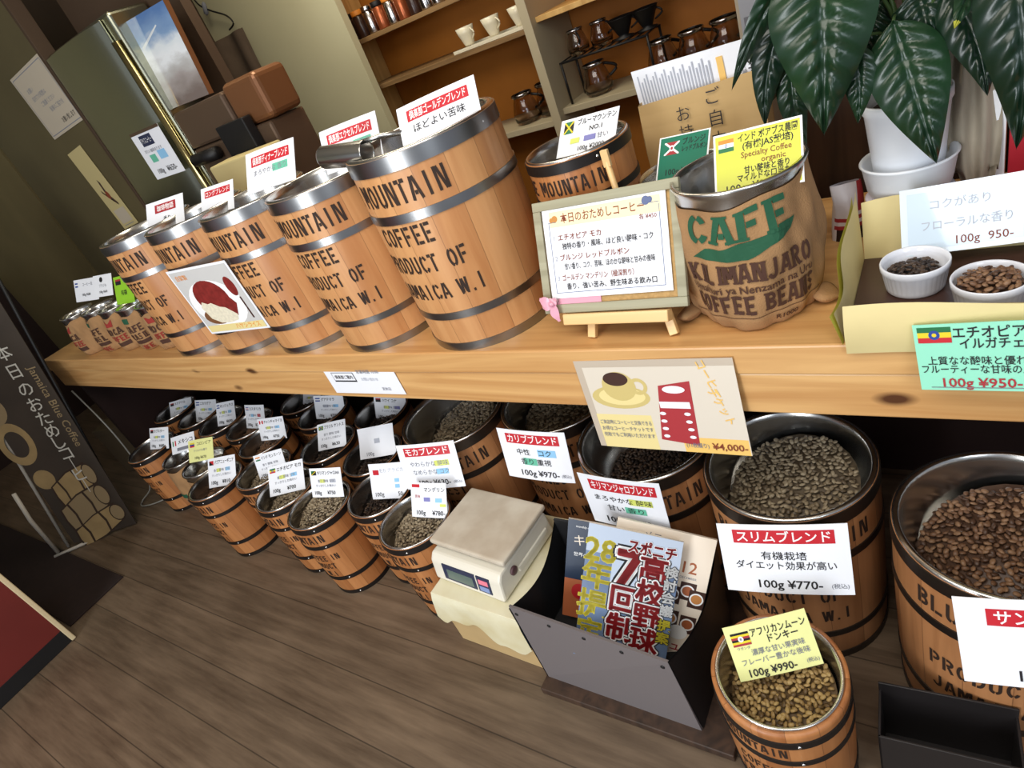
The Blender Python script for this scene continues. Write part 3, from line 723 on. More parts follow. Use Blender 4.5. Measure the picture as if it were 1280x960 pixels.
mat('card_mint', (150, 226, 196), .4)
sheet('price_card', (.025, .818, .757), (-9, -5, -6.5), .158, .102, flag('ethiopia', .03, .73, .24, .23) + [('T', 'エチオピアモカ', .28, .87, .19, 'ink', {'a': 'l', 'w': .66, 'b': .02}), ('T', 'イルガチェフ', .32, .71, .17, 'ink', {'a': 'l', 'w': .5, 'b': .02}), ('T', '上質なな酸味と優れた香り', .08, .46, .14, 'ink', {'a': 'l', 'w': .88}), ('T', 'フルーティーな甘味の上品な味', .03, .33, .14, 'ink', {'a': 'l', 'w': .96}), ('T', '100g ¥950-', .17, .13, .19, 'red_dull', {'a': 'l', 'w': .7, 'b': .03}), ('R', .08, .045, .95, .055, 'ink_grey')], 'mint green Ethiopia card hanging over the counter edge', 'price card', base='card_mint')
mat('laminate', (226, 236, 244), .08, coat=1.0)
mat('glare_sheet', (208, 224, 236), .12, coat=1.0)  # pale blue glare put into the sheet's own colour
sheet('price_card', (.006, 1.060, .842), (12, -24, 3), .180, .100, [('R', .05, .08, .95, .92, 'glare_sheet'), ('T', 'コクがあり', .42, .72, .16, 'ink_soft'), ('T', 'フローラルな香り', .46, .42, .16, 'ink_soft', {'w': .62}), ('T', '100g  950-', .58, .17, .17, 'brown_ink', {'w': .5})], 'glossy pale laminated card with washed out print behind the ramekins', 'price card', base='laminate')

# hanging ticket poster, taped notice
mat('poster_bg', (222, 212, 196), .22, coat=.5)
mat('poster_cream', (232, 214, 150), .4); mat('poster_gold', (240, 196, 110), .4); mat('coffee_dark', (70, 48, 42), .3); mat('cup_yellow', (206, 186, 120), .4); mat('poster_border', (196, 182, 164), .15, coat=.8)
tk = [('R', .05, .0, 1.0, .93, 'poster_bg'), ('R', .045, .0, .43, .40, 'poster_cream'), ('R', .60, .0, .995, .17, 'poster_gold'),
      ('E', .26, .60, .20, .13, 'cup_yellow'), ('E', .27, .61, .16, .10, 'poster_cream'), ('E', .27, .72, .115, .16, 'cup_yellow'), ('E', .26, .80, .085, .075, 'coffee_dark'), ('O', .40, .72, .06, .09, .4, 'cup_yellow'),
      ('P', [(.53, .73), (.73, .78), (.70, .08), (.46, .13)], 'red_dull'), ('E', .62, .69, .07, .04, 'paper'), ('R', .51, .49, .70, .56, 'paper')]
for i in range(4): tk += [('E', .515-.004*i, .43-.085*i, .02, .018, 'paper'), ('E', .67, .43-.085*i, .02, .018, 'paper')]
tk += [('T', 'コーヒー', .85, .80, .10, 'poster_gold', {'r': -1.25, 'w': .3, 'b': .03}), ('T', 'チケット', .885, .52, .10, 'poster_gold', {'r': -1.25, 'w': .3, 'b': .03}),
       ('T', 'ご来店時にコーヒーと交換できる', .24, .31, .055, 'ink_grey', {'w': .36}), ('T', 'お得なコーヒーチケットです', .24, .235, .055, 'ink_grey', {'w': .36}), ('T', '何枚でもご利用いただけます', .24, .16, .055, 'ink_grey', {'w': .36}), ('T', '(11枚綴り)', .685, .085, .06, 'ink_grey', {'w': .14}), ('T', '¥4,000-', .88, .085, .10, 'brown_ink', {'b': .02})]
sheet('hanging_poster', (-.458, .842, .633), (-.9, -4.4, -1.5), .305, .205, tk, 'laminated coffee ticket poster with cup picture hanging from the counter front', 'poster', base='poster_border', thick=.001)
sheet('paper_notice', (-1.258, .853, .686), (0, 0, -.5), .268, .108, [('R', .10, .36, .42, .40, 'ink'), ('R', .10, .62, .42, .64, 'ink_grey'), ('R', .10, .36, .105, .64, 'ink_grey'), ('R', .415, .36, .425, .64, 'ink'), ('T', '倶楽部ご案内', .26, .50, .12, 'ink', {'w': .26}), ('T', '営業時間 10:00', .64, .66, .12, 'ink_grey', {'w': .36}), ('T', 'お問い合わせ', .62, .44, .1, 'ink_soft', {'w': .3}), ('T', '定休日', .78, .16, .1, 'ink_grey')], 'white printed notice taped on the front board of the counter', 'notice')

# curry photo on the fourth barrel
mat('curry_red', (140, 48, 44), .3, noise=.35, nscale=60); mat('rice', (238, 230, 205), .4, noise=.15, nscale=120); mat('photo_grey', (206, 206, 204), .25, coat=.5); mat('gravy', (124, 84, 56), .3)
sheet('food_photo', (-1.633, .843, .952), (5.6, 2.6, 1.3), .252, .207, [('R', .025, .03, .975, .97, 'photo_grey'), ('E', .46, .44, .42, .36, 'white'), ('E', .30, .26, .20, .12, 'gravy'), ('E', .44, .54, .27, .26, 'curry_red'), ('P', [(.22, .56), (.62, .68), (.76, .42), (.66, .24), (.42, .34)], 'curry_red'), ('P', [(.16, .42), (.22, .50), (.30, .46), (.36, .47), (.46, .40), (.54, .38), (.66, .26), (.62, .18), (.48, .15), (.32, .16), (.20, .24)], 'rice'), ('E', .84, .66, .07, .14, 'curry_red'), ('R', .86, .18, .885, .50, 'steel'), ('R', .03, .03, .97, .13, 'poster_cream'), ('T', 'ハヤシライス', .70, .085, .09, 'orange', {'b': .03, 'w': .4}), ('T', '自家製', .18, .88, .08, 'orange')], 'curry and rice photo taped to the front of a counter barrel', 'photo', base='paper')

# ------------------------------------------------------------------ room
def struct(name, mb, label=None, recalc=True):
    o = mb.build(name, None, None, recalc); o['kind'] = 'structure'; return o
struct('floor', MB().box((-5.2, -2.2, -.06), (2.2, 3.2, 0), 'floor_planks'))
mat('wall_olive', (112, 98, 62), .6, noise=.12, nscale=5); mat('wall_olive_dark', (92, 82, 54), .6, noise=.12, nscale=5)
mat('wall_brown', (72, 54, 38), .7, noise=.1, nscale=6); mat('wall_cream', (198, 192, 158), .6, noise=.06, nscale=3); mat('wall_orange', (176, 108, 34), .6, noise=.12, nscale=4)
mat('ceiling_paint', (206, 200, 184), .9); mat('maroon', (44, 26, 22), .6)
struct('wall_back', MB().box((-2.5, 2.75, 0), (2.2, 2.81, 2.6), 'wall_orange'))
wl = MB(); wl.box((-5.2, 2.35, 0), (-3.10, 2.45, 2.6), 'wall_brown'); struct('wall_left_rear', wl)
struct('wall_cream', MB().box((-3.10, 2.38, 0), (-2.228, 2.42, 2.6), 'wall_cream'))
wle = MB(); wle.box((-5.2, -2.2, 0), (-5.1, 2.4, 1.0), 'maroon'); wle.box((-5.2, -2.2, 1.0), (-5.1, 2.4, 2.6), 'wall_cream'); struct('wall_left', wle)
wp = MB(); wp.box((-5.1, 1.45, 0), (-3.765, 1.50, 2.0), 'wall_olive'); wp.box((-3.735, 1.45, 0), (-2.872, 1.50, 2.0), 'wall_olive_dark'); wp.box((-3.765, 1.47, 0), (-3.735, 1.50, 2.0), 'black')
wp.box((-2.872, 1.44, 0), (-2.852, 1.50, 2.05), 'wall_brown', .002)
wp.box((-2.852, 1.62, 0), (-2.17, 1.66, 2.6), 'wall_brown')
struct('wall_partition', wp)
struct('ceiling', MB().box((-5.2, -2.2, 2.6), (2.2, 2.85, 2.66), 'ceiling_paint'))
wr = MB()
for i in range(9): wr.box((-.28+.17*i, 1.45+(.0 if i % 2 else .006), 0), (-.28+.17*i+.166, 1.50, 2.4), 'dark_board', .003)
struct('wall_right_boards', wr)

# counter
ct = empty('display_counter', (0, 0, 0), 0, 'long knotty pine counter with thick front board carrying the barrels', 'counter')
MB().box((-3.30, .852, .700), (1.3, 1.40, ZC), 'pine', .004).build('counter_top', ct)
MB().box((-3.30, .856, .616), (1.3, .895, .6995), 'pine', .003).build('front_board', ct)
MB().box((-3.30, 1.37, 0), (1.3, 1.40, .6995), 'maroon').build('back_panel', ct)
MB().box((-3.30, .90, 0), (-3.27, 1.37, .6995), 'maroon').build('end_panel', ct)

# ------------------------------------------------------------------ burlap sacks
mat('burlap', (170, 130, 88), .95, noise=.22, nscale=14, bump=.5, bscale=420)
mat('sack_green', (32, 84, 58), .8); mat('sack_brown', (74, 46, 34), .8); mat('sack_red', (150, 48, 40), .8); mat('sack_seam', (92, 64, 42), .9)
def sack(rim_r, base_r, h, prints, loc, rz, label, group=None, scoopliner=True, seed=1, lean=0.0, ears=True, lines=True):
    root = empty('burlap_sack', loc, rz, label, 'sack', group)
    rnd = random.Random(seed); p1, p2, p3 = (rnd.uniform(0, 6) for _ in range(3))
    hb = h-.015
    def surf(a, z, off=0.0):
        t = z/hb
        r = base_r + (rim_r*1.0-base_r)*t + .10*base_r*sin(pi*min(1, t*1.05))
        if t < .12: r *= .86+.14*sqrt(max(0, t/.12))
        wr_ = .0030*base_r/.1*(sin(5*a+p1+4*t)*(1-.5*t) + .8*sin(9*a+p2-7*t) + .5*sin(17*a+9*t+p3))*(1-max(0, t-.7)/.3)
        r += wr_ + off
        sq = 1 + .03*cos(2*a+.4)*(1-t) + .045*cos(4*(a-.35))*sin(pi*min(1, .15+t*.85))
        return (r*sin(a)*sq, -r*cos(a)*sq - lean*(1-t), z - (.012*cos(a+.5)+.003*sin(6*a+p1))*t**4)
    mb = MB()
    mb.grid(lambda u, v: surf(2*pi*u, hb*v), 150, 56, 'burlap')
    mb.lathe([(.001, .001), (base_r*.86, .001)], 24, 'burlap', cap0=False, cap1=False)
    for pr in prints:
        if pr[0] == 'T':
            _, s, a0, z, size, m, o = pr
            if o.get('slab'): put_slab(mb, s, lambda x, y: surf(a0+x/base_r, z+y, .0024), size, m, o['slab'])
            else: put_text(mb, s, lambda x, y: surf(a0+x/base_r, z+y, .0024), 0, 0, size, m, bold=o.get('b', .012), maxw=o.get('w'), sub=.008, sx=o.get('sx', 1))
        elif pr[0] == 'G':
            _, pts, a0, z, m = pr
            bm = bmesh.new(); vs = [bm.verts.new((x, y, 0)) for x, y in pts]; bm.faces.new(vs)
            bmesh.ops.triangulate(bm, faces=bm.faces[:])
            for _i in range(5):
                es = [e for e in bm.edges if e.calc_length() > .010]
                if not es: break
                bmesh.ops.subdivide_edges(bm, edges=es, cuts=1); bmesh.ops.triangulate(bm, faces=bm.faces[:])
            bm.verts.index_update()
            mb.add([surf(a0+v.co.x/base_r, z+v.co.y, .0016) for v in bm.verts], [tuple(v.index for v in f.verts) for f in bm.faces], m); bm.free()
    mb.build('sack_body', root, recalc=False)
    if ears:
        for sgn, aa in ((-1, -1.15), (1, 1.5)):
            e = MB()
            bx, by, bz = surf(aa, .03)
            def ear(u, v, bx=bx, by=by, sgn=sgn):
                q = 2*pi*u; rr = base_r*(.26*sin(pi*min(1, v*.8+.12)))*(1+.18*sin(3*q))
                return (bx*(.86+.42*v), by*(.86+.42*v) + rr*1.0*cos(q), .003+base_r*.14*(1-.4*v) + rr*.5*sin(q))
            e.grid(ear, 14, 8, 'burlap'); e.build('sack_corner', root)
    lb = MB(); r = rim_r
    lb.lathe([(r*.955, h-.055), (r*.975, h-.035), (r-.001, h-.010), (r+.003, h-.002), (r+.002, h+.002), (r-.003, h+.002), (r-.005, h-.010), (r*.86, h-.07), (.001, h-.072)], 56, 'steel', cap0=False, cap1=False)
    lb.build('steel_liner', root)
    return root
cafe_prints = [('T', 'CAFE', .18, .196, .050, 'sack_green', {'slab': 1.0}),
 ('G', [(-.080, -.008), (-.055, .010), (-.03, .010), (-.005, .016), (.03, .018), (.06, .026), (.080, .028), (.07, .012), (.035, .0), (.005, -.014), (-.03, -.010)], .20, .152, 'sack_green'),
 ('T', 'KILIMANJARO', .25, .117, .033, 'sack_brown', {'slab': .71}), ('T', 'Umalturi ya Nenzama na Uru', .22, .089, .019, 'sack_brown', {'sx': .85, 'b': .012}),
 ('T', 'COFFEE BEANS', .25, .060, .034, 'sack_brown', {'slab': .64}), ('G', [(-.115, 0), (.12, 0), (.12, .0014), (-.115, .0014)], .24, .034, 'sack_seam'), ('T', 'R1000', .70, .022, .014, 'sack_brown', {})]
sack(.100, .098, .245, cafe_prints, (-.292, .990, ZC), -.02, 'large burlap cafe sack with steel bowl rim beside the easel sign', seed=4)
sack(.085, .09, .20, [], (-.437, 1.160, ZC), 0, 'burlap sack behind the easel holding the dark green card', seed=9, ears=False)
mini_prints = [[('G', [(-.02, 0), (.02, 0), (.02, .022), (-.02, .022)], -.1, .118, 'sack_green'), ('T', 'CAFE', .25, .095, .026, 'sack_brown', {'slab': .9}), ('T', 'BRASIL', .25, .064, .022, 'sack_brown', {'slab': .85}), ('G', [(-.035, 0), (.035, 0), (.035, .014), (-.035, .014)], .3, .034, 'sack_brown'), ('T', 'CAFE', .3, .018, .018, 'sack_red', {'slab': .9})],
               [('G', [(-.02, 0), (.02, 0), (.025, .03), (0, .015), (-.025, .03)], .15, .112, 'sack_red'), ('T', 'MOCA', .25, .090, .026, 'sack_brown', {'slab': .9}), ('T', 'COFFEE', .25, .060, .022, 'sack_red', {'slab': .8}), ('G', [(-.03, 0), (.03, 0), (.03, .016), (-.03, .016)], .35, .028, 'sack_brown')]]
MG = 'row of small burlap sacks at the far end of the counter'
for i, (x, y, lb) in enumerate([(-2.86, .950, 'small burlap sack at the far left end of the counter'), (-2.71, .970, 'small burlap sack second from the far counter end'), (-2.56, .970, 'small burlap sack in the middle of the sack row'), (-2.41, .970, 'small burlap sack with green print, fourth in the sack row'), (-2.262, .970, 'small burlap sack touching the last counter barrel')]):
    sack(.064, .068, .165, mini_prints[(i+1) % 2], (x, y, ZC), .15*(i-2), lb, MG, seed=20+i, ears=False)
sheet('price_card', (-2.77, 1.00, .985), (10, -30, 4), .15, .085, flag('honduras', .05, .66, .12, .2) + [('T', 'コーヒー豆', .6, .75, .16, 'ink_grey', {'w': .6}), ('T', '100g ¥680', .5, .3, .16, 'ink')], 'white card standing in the small sacks at the far counter end', 'price card')
sheet('price_card', (-2.61, 1.00, .990), (8, -32, 3), .12, .080, [('E', .42, .78, .09, .12, 'ink'), ('T', 'ブラジル', .5, .5, .16, 'ink_grey'), ('T', '100g ¥640', .5, .22, .16, 'ink')], 'white card with a round dark mark in the small sack row', 'price card')
mat('card_leaf', (150, 206, 50), .4)
sheet('price_card', (-2.455, .99, .965), (5, -30, 0), .12, .10, flag('dark', .1, .7, .3, .2) + [('T', '有機', .5, .4, .2, 'ink')], 'leaf green card in the small sacks beside the last barrel', 'price card', base='card_leaf')
# floor sacks
sack(.088, .094, .27, mini_prints[0], (-2.655, .845, 0), .2, 'burlap sack on the floor holding the white Mexico card', 'burlap sacks on the floor', seed=31, ears=False)
sack(.088, .094, .28, [('G', [(-.05, -.03), (.05, -.03), (.05, .05), (-.05, .05)], .15, .19, 'sack_red'), ('T', 'CAFE', .15, .13, .03, 'sack_brown', {}), ('G', [(-.04, 0), (.04, 0), (.04, .03), (-.04, .03)], .15, .06, 'sack_brown')], (-2.43, .815, 0), .2, 'burlap sack with red print on the floor, yellow card inside', 'burlap sacks on the floor', seed=32, ears=False)
beans('s_tan', -2.43, .815, .28-.045, 0, 'beans in the floor sack with the red print')
beans('s_drk', -2.655, .845, .27-.045, 0, 'beans in the floor sack with the Mexico card')

# ------------------------------------------------------------------ easel sign
ez = card_matrix((-.522, .942, .908), (-2, -23, -.8))
er = empty('easel', (-.50, .92, ZC), 0, 'small light wooden tabletop easel on the counter', 'easel')
Mloc = TR(.50, -.92, -ZC) @ ez
eb = MB(); eb.box((-.100, -.018, -.128), (.112, .004, -.107), 'easel_wood', .002, M=Mloc @ RY(RAD(.5))); eb.build('ledge', er)
def easel_leg(x0, x1, n, dy=0.0):
    b = MB(); 
    top = Mloc @ Vector((x0, .012, .088)); bot = Vector((x1+.50, .889-.92, .001))
    ax = (top-bot).normalized(); sx = Vector((1, 0, 0)); sx = (sx-ax*sx.dot(ax)).normalized(); sy = ax.cross(sx)
    L = (top-bot).length
    R = Matrix(((sx.x, sy.x, ax.x, bot.x), (sx.y, sy.y, ax.y, bot.y), (sx.z, sy.z, ax.z, bot.z), (0, 0, 0, 1)))
    b.box((-.008, -.006, .003), (.008, .006, L), 'easel_wood', .0015, M=R); b.build(n, er)
easel_leg(-.03, -.577, 'leg'); easel_leg(.04, -.413, 'leg')
bk = MB(); pt = Mloc @ Vector((.006, .02, .155)); pb = Vector((pt.x+.004, pt.y+.016, .001))
bk.box((pt.x-.007, -.004, -.03), (pt.x+.007, .004, .0), 'easel_wood', .001, M=TR(0, pt.y, pt.z+.02)); bk.tube([pt, pb], .0055, 'easel_wood', 6); bk.build('rear_leg', er)
# framed board
sg = empty('sign_board', (-.522, .92, ZC), 0, 'framed tasting coffee menu board with pink ribbon resting on the easel', 'sign')
Ms = TR(.522, -.92, -ZC) @ ez
fw, fh = .290, .210; fr = MB(); t = .017
for a, b in (((-fw/2, -.010, -fh/2), (fw/2, .0, -fh/2+t)), ((-fw/2, -.010, fh/2-t), (fw/2, .0, fh/2)), ((-fw/2, -.010, -fh/2+t), (-fw/2+t, .0, fh/2-t)), ((fw/2-t, -.010, -fh/2+t), (fw/2, .0, fh/2-t))):
    fr.box(a, b, 'weathered_wood', .0015, M=Ms)
fr.build('frame', sg)
mat('cork', (190, 152, 98), .9, noise=.2, nscale=150); mat('pink', (240, 204, 214), .5); mat('pink_ribbon', (222, 160, 178), .4, coat=.3); mat('pale_yellow', (248, 232, 186), .6); mat('ink_blue', (96, 108, 146), .6); mat('coffee_icon', (196, 136, 70), .6)
MB().box((-fw/2+t-.002, -.004, -fh/2+t-.002), (fw/2-t+.002, -.001, fh/2-t+.002), 'cork', M=Ms).build('cork_panel', sg)
menu = [('R', .06, .80, .96, .97, 'pale_yellow'), ('T', '本日のおためしコーヒー', .50, .885, .115, 'brown_ink', {'w': .68, 'b': .02}), ('T', '各 ¥450', .86, .775, .06, 'brown_ink')]
menu += [('R', .05, .06, .054, .86, 'ink_blue'), ('R', .946, .06, .95, .88, 'ink_blue'), ('R', .05, .06, .95, .066, 'ink_blue'), ('R', .80, .90, .95, .906, 'ink_blue'), ('R', .05, .85, .12, .856, 'ink_blue'), ('E', .108, .89, .026, .036, 'coffee_icon'), ('E', .078, .88, .018, .026, 'coffee_icon'), ('E', .855, .93, .03, .045, 'ink_blue'), ('E', .885, .935, .02, .03, 'ink_blue')]
for i, (a, b) in enumerate((('エチオピア モカ', '独特の香り・風味、ほど良い酸味・コク'), ('ブルンジ レッドブルボン', '甘い香り、コク、苦味、ほのかな酸味と甘みの後味'), ('ゴールデン マンデリン（極深煎り）', '香り、強い苦み、野生味ある飲み口'))):
    y = .68-.225*i
    menu += [('T', str(i+1), .085, y, .075, 'ink_soft'), ('T', a, .12, y, .078, 'brown_ink', {'a': 'l', 'w': .6, 'b': .008}), ('T', b, .15, y-.10, .078, 'ink', {'a': 'l', 'w': .74, 'b': .008})]
sheet('menu_paper', None, None, .246, .165, menu, None, None, parent=sg, Mx=Ms @ TR(-.002, -.0075, .006))
rb = MB()
rb.box((-.125, -.0065, -.085), (-.112, -.0045, .02), 'pink', M=Ms); rb.box((-.125, -.0065, -.088), (-.02, -.0045, -.075), 'pink_ribbon', M=Ms)
for sx, sz, L in ((-1, .35, .032), (.3, -1, .036), (-.9, -.2, .026), (.55, .7, .012)):
    d = Vector((sx, 0, sz)).normalized(); q = Vector((-d.z, 0, d.x))
    rb.grid(lambda u, v: Ms @ (Vector((-.120, -.016-.006*sin(pi*u), -.085)) + d*L*u + q*(v-.5)*(.006+.014*sin(pi*min(1, u*1.1)))), 8, 2, 'pink_ribbon')
rb.lathe([(.001, -.004), (.006, -.003), (.007, 0), (.005, .004), (.001, .005)], 10, 'pink_ribbon', M=Ms @ TR(-.120, -.020, -.085))
rb.build('ribbon_bow', sg)

# ------------------------------------------------------------------ sample tray and ramekins
mat('kraft_pale', (226, 208, 150), .55, noise=.1, nscale=9); mat('lime_edge', (206, 206, 90), .5); mat('porcelain', (236, 238, 246), .18, coat=.4)
trr = empty('sample_tray', (.05, 1.0, ZC), 0, 'pale paper lined tray holding the ramekins at the counter edge', 'tray')
tb = MB()
tb.box((-.19, -.155, .001), (.24, .088, .012), 'coffee_dark')  # tray floor coloured dark for the shade around the ramekins
tb.grid(lambda u, v: (-.19+.43*u, -.157-.006*sin(pi*v)+.003*sin(9*u), -.010*(1-v)+.068*v+.004*sin(7*u+1)*v), 24, 6, 'kraft_pale')
tb.grid(lambda u, v: (-.19+.43*u, -.150-.004*v, .004+.062*v+.004*sin(7*u+1)*v), 24, 6, 'kraft_pale')
tb.build('lining_front', trr, recalc=False)
tl = MB()
tl.grid(lambda u, v: (-.19-.012*v+.006*sin(8*u)*v, -.155+.245*u, .004+(.055+.075*u*u)*v), 16, 6, 'kraft_pale')
tl.grid(lambda u, v: (-.194-.014*v+.006*sin(8*u)*v, -.155+.245*u, .004+(.05+.072*u*u)*v), 16, 6, 'lime_edge')
tl.build('side_flap', trr, recalc=False)
tbk = MB(); tbk.grid(lambda u, v: (-.19+.43*u, .088+.008*v+.006*sin(6*u)*v, .004+(.085+.025*sin(5*u+1))*v), 20, 6, 'kraft_pale'); tbk.build('lining_back', trr, recalc=False)
def ramekin(x, y, z, label):
    r = empty('ramekin', (x, y, z), 0, label, 'ramekin', 'white fluted ramekins of sample beans')
    def fl(p):
        rr = hypot(p[0], p[1]); 
        if .008 < p[2] < .034 and rr > .035:
            a = atan2(p[0], p[1]); k = 1-.022*(abs(sin(a*18)))
            return (p[0]*k, p[1]*k, p[2])
        return p
    MB().lathe([(.001, 0), (.036, 0), (.038, .003), (.0395, .009), (.0435, .033), (.0452, .036), (.0455, .044), (.0445, .046), (.0425, .045), (.0415, .036), (.037, .010), (.001, .008)], 108, 'porcelain', cap0=False, cap1=False, fn=fl).build('bowl', r)
    return r
ramekin(-.062, .985, ZC+.0125, 'white fluted ramekin of dark beans, back left in the tray')
ramekin(.027, .922, ZC+.0125, 'white ramekin heaped with brown beans at the tray front')
heaps['r1'] = heap('bean_heap_sample_dark', .037, DRK, 0, 0, .05, .008, 1.0, seed=40, step=.0075)
heaps['r2'] = heap('bean_heap_sample_brown', .039, BRN, 0, 0, .05, .012, 1.0, seed=41, step=.0075)
beans('r1', -.062, .985, ZC+.0125+.026, 0, 'dark sample beans in the back left ramekin')
beans('r2', .027, .922, ZC+.0125+.036, 0, 'brown sample beans heaped in the front ramekin')

# ------------------------------------------------------------------ things behind on the counter
mat('kraft', (200, 166, 112), .7, noise=.08, nscale=10)
def bag():
    root = empty('paper_bag', (-.424, 1.295, ZC), RAD(1.8), 'brown kraft paper bag with handwriting behind the burlap sack', 'bag')
    b = MB(); w, d, h = .235, .07, .31
    def f(u, v): 
        pts = [(-w/2, -d/2), (w/2, -d/2), (w/2+.004, 0), (w/2, d/2), (-w/2, d/2), (-w/2-.004, 0), (-w/2, -d/2)]
        i = min(5, int(u*6)); tt = u*6-i
        x = pts[i][0]+(pts[i+1][0]-pts[i][0])*tt; y = pts[i][1]+(pts[i+1][1]-pts[i][1])*tt
        k = 1-.55*max(0, v-.5)
        return (x*(1-.02*sin(6*v)), y*k + .003*sin(9*v+5*u), h*v + (.01*x/w if v > .95 else 0))
    b.grid(f, 30, 12, 'kraft', smooth=False)
    b.add([(-w/2, -d/2, .001), (w/2, -d/2, .001), (w/2, d/2, .001), (-w/2, d/2, .001)], [(0, 1, 2, 3)], 'kraft')
    def pl(x, y):
        v = (y)/h; k = 1-.55*max(0, v-.5); return (x, -d/2*k-.0045, y)
    for i, ch in enumerate('ご自由に'): put_text(b, ch, pl, .030, .290-.040*i, .033, 'ink', bold=-.004)
    for i, ch in enumerate('お持ち'): put_text(b, ch, pl, -.030, .272-.036*i, .031, 'ink', bold=-.004)
    b.build('bag_body', root, recalc=False); return root
bag()
fl = []
for i in range(24):
    fl += [('R', .04+.026*i, .40+.1*((i*7) % 3), .052+.026*i, .93-.04*((i*5) % 3), 'ink_soft')]
    if i % 2: fl += [('R', .05+.026*i, .08, .058+.026*i, .2+.07*((i*3) % 4), 'ink_grey')]
fl += [('R', .70, .50, .75, .9, 'poster_gold'), ('T', '384-8665', .955, .62, .13, 'ink', {'r': -pi/2}), ('T', 'お電話ください', .89, .55, .06, 'ink_grey', {'r': -pi/2})]
sheet('paper_flyer', (-.429, 1.295, 1.042), (-3, 4, -.5), .242, .165, fl, 'printed white flyer sticking out of the brown kraft bag', 'flyer', wav=.001)

